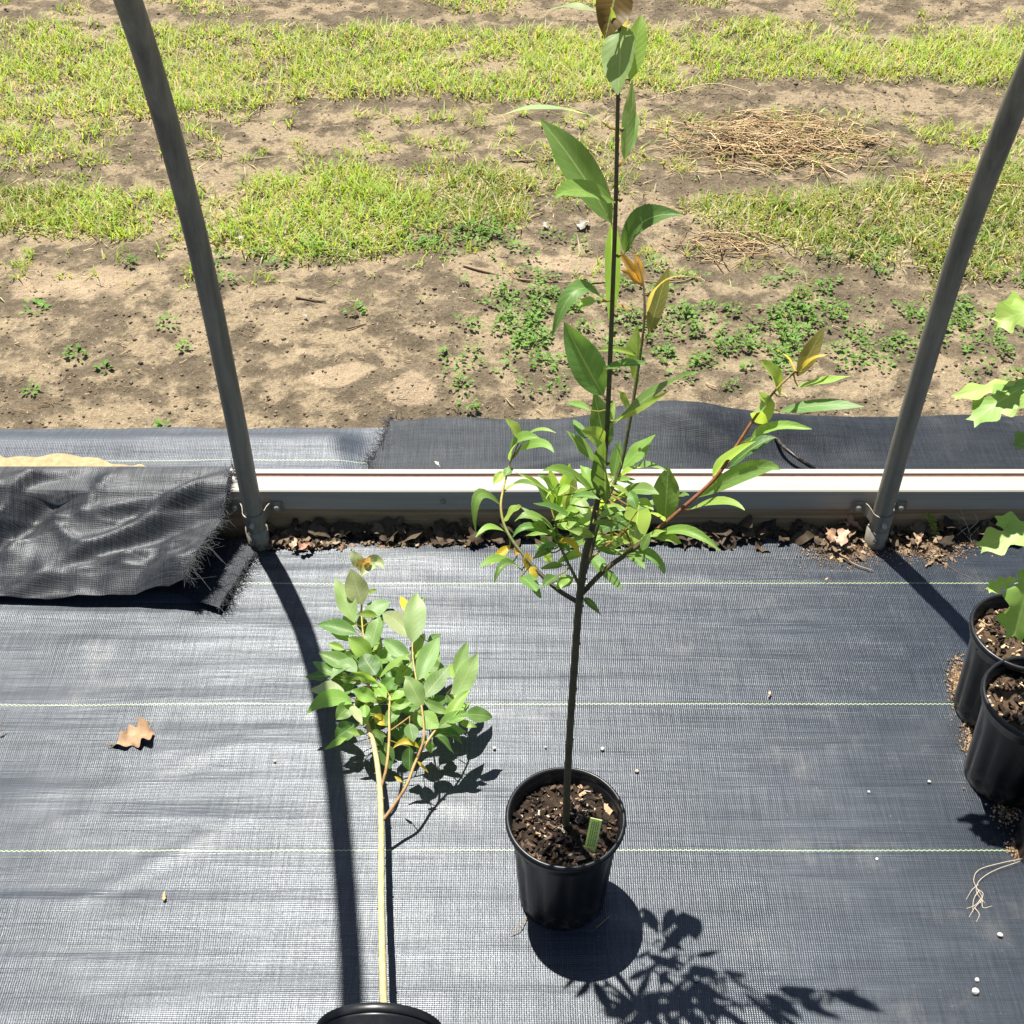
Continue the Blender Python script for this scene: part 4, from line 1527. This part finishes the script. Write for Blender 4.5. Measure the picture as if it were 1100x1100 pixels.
def straw_arrays(n, gen, rg, L=(.02, .12), w=(.0008, .002), zspread=.03, cols=((.45, .33, .17), (.55, .43, .25), (.30, .19, .10), (.38, .26, .13))):
    V, F, C = [], [], []
    for i in range(n):
        x, y, hz = gen()
        z0 = float(ground_z(np.array([x]), np.array([y]))[0])
        a = rg.normal(0, .55) if rg.random() < .7 else rg.uniform(0, 3.14)
        l = rg.uniform(*L) * rg.uniform(.4, 1)
        wd = rg.uniform(*w)
        d = np.array([math.cos(a), math.sin(a), rg.normal() * .12])
        s = np.array([-math.sin(a), math.cos(a), 0]) * wd
        c = np.array([x, y, z0 + .004 + rg.random() * hz])
        bend = np.array([rg.normal(), rg.normal(), abs(rg.normal()) * .6]) * l * .10
        o = len(V)
        for q, k in ((-1, 0), (0, 1), (1, 0)):
            p = c + d * q * l / 2 + bend * k
            p[2] = max(p[2], z0 + .002)
            V += [p - s, p + s, p + np.array([0, 0, wd * 1.4])]
        for q in (0, 3):
            for (a1, b1) in ((0, 1), (1, 2), (2, 0)):
                F.append((o + q + a1, o + q + b1, o + q + 3 + b1, o + q + 3 + a1))
        cc = np.array(cols[rg.integers(len(cols))]) * rg.uniform(.7, 1.25)
        C += [tuple(cc)] * 9
    return np.array(V), np.array(F), np.array(C)


rg = np.random.default_rng(111)


def gen_pile(cx, cy, rx, ry, h):
    def g():
        while True:
            u, v = rg.normal(0, .45), rg.normal(0, .45)
            if u * u + v * v < 1.2:
                break
        p = atz(cx + u * rx, cy + v * ry)
        return p[0], p[1], h * max(0, 1 - (u * u + v * v))
    return g


for (cx, cy, rx, ry, h, nn_, lab) in ((828, 160, 132, 34, .035, 560, 'wide heap of dry straw and stalks on the soil, beyond the tall sapling'),
                                      (790, 262, 70, 18, .010, 70, 'thin scatter of dry brown stalks between the straw heap and the dark fabric'),
                                      (1020, 200, 55, 14, .02, 170, 'small flat heap of pale straw just left of the top of the right pole')):
    V, F, C = straw_arrays(nn_, gen_pile(cx, cy, rx, ry, h), rg, L=(.03, .20))
    o = fast_mesh('straw_pile', V, F, C, M_STRAW)
    tag(o, lab, 'straw')


def gen_any():
    y_ = rg.uniform(2.3, 5.0)
    return rg.uniform(-1, 1) * (.45 * (y_ + 1.7) + .2), y_, .004


V, F, C = straw_arrays(1500, gen_any, rg, L=(.008, .04), w=(.0006, .0014))
o = fast_mesh('straw_litter', V, F, C, M_STRAW)
tag(o, 'short bits of dry straw strewn over the soil and grass', 'straw', kind='stuff')


def stalk(name, pts, r, col, lab, cat, z=.004):
    Q = []
    for i, (x, y) in enumerate(pts):
        p = atz(x, y, z)
        p[2] = float(ground_z(np.array([p[0]]), np.array([p[1]]))[0]) + z
        Q.append(p)
    m = MB()
    tube(m, smooth_path(Q, 4), [r, r * .9, r * .6], col, 6)
    o = m.build(name, M_VCOL, None, origin=Q[0])
    tag(o, lab, cat)


stalk('dry_stalk', [(498, 292), (520, 297), (560, 301), (620, 302), (672, 300)], .0035, (.27, .19, .12), 'long brown dry stalk lying across the soil behind the tall sapling', 'twig')
stalk('dry_stalk', [(672, 300), (690, 299), (726, 301), (745, 297)], .0025, (.30, .21, .13), 'short dry stalk continuing right from behind the tall sapling stem', 'twig')
stalk('dry_stalk', [(550, 178), (572, 178), (590, 179)], .003, (.26, .19, .13), 'short dry stalk on soil left of the large top leaves', 'twig')
stalk('dry_stalk', [(694, 110), (760, 92), (800, 100), (806, 106)], .0018, (.5, .42, .25), 'thin pale stalk arching over the grass above the straw heap', 'twig', .03)
stalk('dry_stalk', [(276, 294), (290, 287), (297, 285)], .0022, (.16, .11, .07), 'thin dark twig on the soil right of the left pole', 'twig')
stalk('dry_stalk', [(318, 322), (335, 323), (350, 325)], .0028, (.10, .07, .05), 'dark twig above the pale scrap on bare soil', 'twig')
stalk('dry_stalk', [(372, 357), (385, 352), (394, 349)], .0022, (.12, .085, .06), 'short slanting twig below the upright little weed', 'twig')
stalk('dry_stalk', [(760, 212), (790, 210), (822, 213)], .0025, (.2, .14, .09), 'dark twig in the grass just under the straw heap', 'twig')


def scrap(name, px_, py_, size, z, col, lab, cat, group=None, seed=0, gz=True, curl=.35, mat=None, asp=.6):
    """crumpled thin scrap or leaf"""
    rgx = np.random.default_rng(seed)
    p = atz(px_, py_, z)
    if gz:
        p[2] = float(ground_z(np.array([p[0]]), np.array([p[1]]))[0]) + z
    a = rgx.uniform(0, 6.28)
    m = MB()
    d = np.array([math.cos(a), math.sin(a), 0])
    leaf(m, -d * size / 2 + np.array([0, 0, .003]), d * size / 2 + np.array([0, 0, .004]), size * asp * 1.5, (rgx.normal() * .2, rgx.normal() * .2, 1), col,
         None, curl=curl * .4, fold=curl, wav=.12, rg=rgx, lobed=.45)
    # petal of thickness
    o = m.build(name, mat or M_VCOL, None, origin=p, local=True)
    tag(o, lab, cat, group)
    return o


PALE = (.36, .33, .28)
for i, (px_, py_, s_, lab) in enumerate([(628, 241, .05, 'pale crumpled scrap at the grass edge left of the sapling stem'),
                                         (256, 255, .035, 'pale dry scrap in the grass right of the left pole'),
                                         (329, 343, .018, 'small white scrap on the bare soil right of the left pole'),
                                         (585, 245, .03, 'greyish scrap on the soil below the left hanging big leaf'),
                                         (466, 353, .02, 'tan scrap on bare soil left of the weed patch')]):
    scrap('dry_scrap', px_, py_, s_, .006, PALE if i != 4 else (.5, .38, .25), lab, 'debris', None, 200 + i)

# ------------------------------------------------------------------ leaf litter along the board foot
rg = np.random.default_rng(131)


def litter(mb, n, gen, size=(.015, .05), dark=1.0, rg=rg):
    pal = [(.18, .13, .085), (.25, .19, .125), (.13, .095, .065), (.32, .25, .17), (.10, .075, .052), (.20, .14, .09)]
    for i in range(n):
        p, tilt = gen()
        a = rg.uniform(0, 6.28)
        s = rg.uniform(*size)
        d = np.array([math.cos(a), math.sin(a), rg.normal() * .25])
        col = np.array(pal[rg.integers(len(pal))]) * rg.uniform(.7, 1.2) * dark
        N = np.array([rg.normal() * .45, rg.normal() * .45 - tilt, 1])
        if rg.random() < .55:
            leaf(mb, p - d * s / 2, p + d * s / 2, s * rg.uniform(.5, .9), N, tuple(col), None, curl=rg.uniform(-.1, .25), fold=rg.uniform(-.3, .5), wav=.12, nseg=6, rg=rg)
        else:
            leaf(mb, p - d * s / 2, p + d * s / 2, s * 1.0, N, tuple(col), None, curl=rg.uniform(-.1, .25), fold=rg.uniform(-.2, .4), wav=.12, rg=rg, lobed=.5)


def gen_strip():
    x = rg.uniform(-.52, 1.25)
    y = rg.uniform(1.864, 1.892)
    k = (y - 1.858) / .035
    return np.array([x, y, .006 + .040 * k * rg.random()]), .9 * k


m = MB()
litter(m, 300, gen_strip, (.018, .055), .42)  # strip leaves coloured darker to carry the rail's shade


def gen_spot(cx, cy, rx, ry, h):
    def g():
        u, v = rg.normal(0, .5), rg.normal(0, .5)
        p = atz(cx + u * rx, cy + v * ry)
        p[2] = .008 + h * rg.random() * max(0, 1 - .5 * (u * u + v * v))
        return p, .1
    return g


litter(m, 80, gen_spot(902, 586, 34, 18, .02), (.006, .026), 1.1)
litter(m, 80, gen_spot(992, 582, 40, 16, .02), (.006, .024), 1.1)
litter(m, 45, gen_spot(1003, 602, 14, 8, .006), (.006, .014))
litter(m, 90, gen_spot(330, 588, 38, 5, .012), (.008, .024))
litter(m, 60, gen_spot(430, 588, 70, 2.5, .006), (.006, .016))
o = m.build('leaf_litter', M_VCOL)
tag(o, 'brown dead leaves and bark litter along the foot of the rail', 'leaf litter', kind='stuff')

# crumbs in the litter and by the right pots
m = MB()


def crumbs(mb, n, cx, cy, rx, ry, z=.008, s=(.0006, .0022), pal=((.30, .19, .11), (.22, .14, .08), (.40, .28, .17))):
    for i in range(n):
        u, v = rg.normal(0, .5), rg.normal(0, .5)
        p = atz(cx + u * rx, cy + v * ry)
        p[2] = z + rg.random() * .004 * max(0, 1 - .6 * math.hypot(u, v))
        r_ = rg.uniform(*s)
        P = oct_ * r_ * rg.uniform(.6, 1.3, (6, 1)) + p
        mb.add(P, [tuple(t) for t in tri], tuple(np.array(pal[rg.integers(len(pal))]) * rg.uniform(.7, 1.2)))


crumbs(m, 2200, 905, 591, 40, 17)
crumbs(m, 2200, 995, 589, 42, 17)
crumbs(m, 350, 330, 589, 55, 5)
crumbs(m, 300, 450, 588, 85, 2.2, .007)
o = m.build('bark_crumbs', M_VCOL, smooth=False)
tag(o, 'reddish brown crumbs of bark spilled on the fabric edge below the rail', 'bark crumbs', kind='stuff')
m = MB()
for (cx, cy, rx, ry, n_) in ((1028, 735, 10, 22, 420), (1036, 760, 9, 10, 160), (1046, 800, 9, 24, 420), (1052, 830, 8, 10, 160), (1092, 912, 10, 10, 220), (1040, 780, 16, 40, 120), (1080, 870, 14, 20, 200)):
    crumbs(m, int(n_ * 1.8), cx, cy, rx, ry, .008, (.0007, .003), ((.36, .25, .15), (.26, .17, .10), (.46, .34, .22), (.14, .09, .06)))
o = m.build('spilled_soil', M_VCOL, smooth=False)
tag(o, 'crumbly brown soil spilled on the fabric around the right hand pots', 'soil', kind='stuff')

for i, (px_, py_, s_, c_, lab) in enumerate([
        (906, 578, .05, (.55, .38, .27), 'pale tan lobed dead leaf left of the right pole foot'),
        (914, 566, .045, (.34, .21, .14), 'curled brown dead leaf leaning against the right pole'),
        (891, 576, .04, (.30, .19, .12), 'brown dead leaf at the left end of the heap by the right pole'),
        (985, 583, .04, (.42, .28, .18), 'flat brown dead leaf right of the right pole foot'),
        (330, 590, .03, (.42, .22, .16), 'reddish dead leaf at the fabric edge right of the left pole'),
        (318, 585, .028, (.45, .34, .24), 'pale dead leaf fragment close to the left pole foot')]):
    scrap('dead_leaf', px_, py_, s_, .028 if py_ < 580 else .016, c_, lab, 'dead leaf', None, 300 + i, gz=False, curl=.5)


def thin(name, strands, r, col, lab, cat):
    m = MB()
    org = atz(*strands[0][0])
    for s in strands:
        Q = [atz(*q) for q in s]
        tube(m, smooth_path(Q, 4), [r, r * .6], col, 5)
    m.v = m.v
    o = m.build(name, M_VCOL, None, origin=org)
    tag(o, lab, cat)
    return o


thin('twig', [[(889, 584, .02), (902, 595, .016), (918, 606, .013), (938, 613, .012)], [(905, 597, .016), (913, 601, .02)]], .0018, (.32, .22, .13),
     'thin brown twig lying over the dead leaves left of the right pole foot', 'twig')
thin('dry_weed', [[(1044, 584, .01), (1040, 568, .03), (1035, 556, .055), (1030, 541, .085)], [(1040, 570, .03), (1050, 560, .05), (1047, 552, .06)], [(1036, 558, .055), (1027, 552, .06)],
                  [(1044, 582, .012), (1030, 566, .03), (1026, 560, .04)], [(1042, 576, .02), (1052, 566, .04)], [(1030, 541, .085), (1035, 535, .095), (1031, 530, .10)],
                  [(1040, 566, .03), (1034, 570, .03), (1028, 575, .02)]], .0007, (.50, .45, .36), 'wiry dried weed right of the right pole in front of the rail', 'dried weed')
sg = empty('weed_sprig', atz(1008, 582, .01), 'small yellow green sprig growing from the litter right of the right pole', 'weed')
org = np.array(sg.location)
m = MB()
sq = [atz(1008, 582, .01), atz(1004, 570, .03), atz(1001, 560, .05), atz(997, 552, .065)]
tube(m, [q - org for q in smooth_path(sq, 4)], [.0014, .0008], (.2, .25, .06), 5)
m.build('stem', M_BARK, sg)
m = MB()
for q in smooth_path(sq, 5)[2:]:
    for s_ in (-1, 1):
        b_ = q - org
        leaf(m, b_, b_ + np.array([s_ * rg.uniform(.006, .012), rg.uniform(-.008, .004), rg.uniform(0, .005)]), .005, (0, -.3, 1), (.22, .30, .07), rg=rg, nseg=4)
m.build('foliage', M_LEAF, sg)
thin('dry_root', [[(1100, 922, .012), (1075, 927, .012), (1052, 934, .012), (1046, 945, .011), (1050, 955, .012), (1055, 965, .012), (1047, 975, .012), (1041, 985, .011)],
                  [(1096, 925, .013), (1068, 935, .013), (1052, 946, .012), (1049, 958, .012), (1058, 970, .012)], [(1054, 965, .012), (1048, 972, .013), (1038, 976, .012)],
                  [(1052, 956, .013), (1046, 966, .012), (1045, 980, .012)], [(1055, 966, .013), (1056, 975, .013), (1066, 973, .012)],
                  [(1050, 955, .012), (1056, 960, .013), (1053, 970, .012)], [(1051, 950, .012), (1044, 956, .012), (1038, 966, .012)], [(1047, 975, .012), (1052, 982, .012), (1049, 990, .011)]], .00055, (.55, .48, .36), 'pale wispy dry root on the fabric beside the lower right pot', 'root')
thin('dry_root', [[(1018, 608, .009), (1030, 615, .009), (1040, 619, .010), (1048, 623, .009)]], .0006, (.12, .10, .08), 'hair thin dark root on the fabric right of the pole shadow', 'root')

# ------------------------------------------------------------------ things lying on the floor fabric
# curled brown oak leaf
p = atz(140, 795, .0085)
m = MB()
lf = np.random.default_rng(401)
leaf(m, np.array([-.034, -.014, -.003]), np.array([.030, .020, .007]), .078, (-.1, -.12, 1), (.36, .235, .14), np.array([0, 0.002, .004]), fold=.12, wav=.09, rg=lf, lobed=.42, tipcol=(.30, .19, .11))
tube(m, [(-.030, -.012, .0), (-.036, -.012, .004), (-.040, -.009, .003)], [.0012, .0008, .0006], (.35, .22, .12), 5)
o = m.build('dead_leaf', M_VCOL, None, origin=p, local=True)
tag(o, 'curled tan oak leaf lying alone on the fabric left of the pole shadow', 'dead leaf')
for i, (px_, py_, s_, c_, lab) in enumerate([(177, 963, .017, (.50, .33, .17), 'small tan leaf fragment below the curled oak leaf'),
                                             (826, 747, .014, (.50, .38, .26), 'small beige leaf bit right of the tall sapling stem'),
                                             (3, 787, .014, (.10, .07, .05), 'dark leaf bit at the left edge of the picture'),
                                             (888, 623, .010, (.50, .36, .22), 'tiny tan leaf bit just below the heap by the right pole')]):
    scrap('leaf_fragment', px_, py_, s_, .010, c_, lab, 'leaf bit', None, 420 + i, gz=False, curl=.3, asp=.35)


def pebble(px_, py_, s_, lab, seed, col=(.60, .57, .52)):
    rgx = np.random.default_rng(seed)
    p = atz(px_, py_, .008)
    bmv, bmf = [], []
    n1, n2 = 6, 9
    for i in range(n1 + 1):
        th = math.pi * i / n1
        for j in range(n2):
            ph = 2 * math.pi * j / n2
            v = np.array([math.sin(th) * math.cos(ph), math.sin(th) * math.sin(ph), math.cos(th)])
            bmv.append(v)
    bmv = np.array(bmv)
    dirs = rgx.normal(0, 1, (7, 3))
    dirs /= np.linalg.norm(dirs, axis=1)[:, None]
    k = np.minimum.reduce([np.clip(rgx.uniform(.62, .95) / np.maximum(bmv @ d, 1e-3), 0, 1) for d in dirs])
    bmv = bmv * k[:, None] * s_ * np.array([1, rgx.uniform(.65, .95), rgx.uniform(.55, .8)])
    F = [(i * n2 + j, i * n2 + (j + 1) % n2, (i + 1) * n2 + (j + 1) % n2, (i + 1) * n2 + j) for i in range(n1) for j in range(n2)]
    m = MB()
    bmv[:, 2] += s_ * .5
    m.add(bmv, F, col)
    o = m.build('pebble', M_STONE, None, smooth=False, origin=p, local=True)
    tag(o, lab, 'pebble', 'pebbles scattered on the floor fabric')


PB = [(1047, 1066, .0062, 'white pebble at the lower right corner, larger of a close pair'), (1049, 1053, .0042, 'white pebble just behind the larger one at the lower right corner'),
      (1074, 1005, .0048, 'lone white pebble below the wispy dry root'), (933, 851, .0032, 'small pale pebble right of the middle, left of a similar one'),
      (998, 840, .0034, 'small pale pebble nearest the soil spilled by the right pots'), (647, 805, .004, 'grey pebble behind the rim of the upright pot, right of the stem'),
      (684, 829, .004, 'tan pebble right of the upright pot rim'), (531, 804, .0033, 'grey pebble beside the leafy crown of the lying sapling'),
      (586, 803, .0025, 'tiny pebble just left of the upright stem above the pot'), (295, 818, .0028, 'tiny tan pebble left of the curved pole shadow'),
      (748, 1053, .0045, 'white pebble inside the leaf shadows in front of the upright pot'), (440, 497, .0, ''),
      (942, 923, .0028, 'tiny white speck of stone just in front of the nearest yellow thread')]
for i, (px_, py_, s_, lab) in enumerate(PB):
    if s_ > 0:
        pebble(px_, py_, s_, lab, 500 + i, (.58, .55, .5) if i not in (6, 9) else (.5, .4, .28))
scrap('dry_scrap', 470, 500, .02, .045, (.55, .5, .42), 'pale leaf scrap on the dark wrinkled fabric behind the rail', 'debris', None, 610, gz=False, curl=.2, asp=.4)
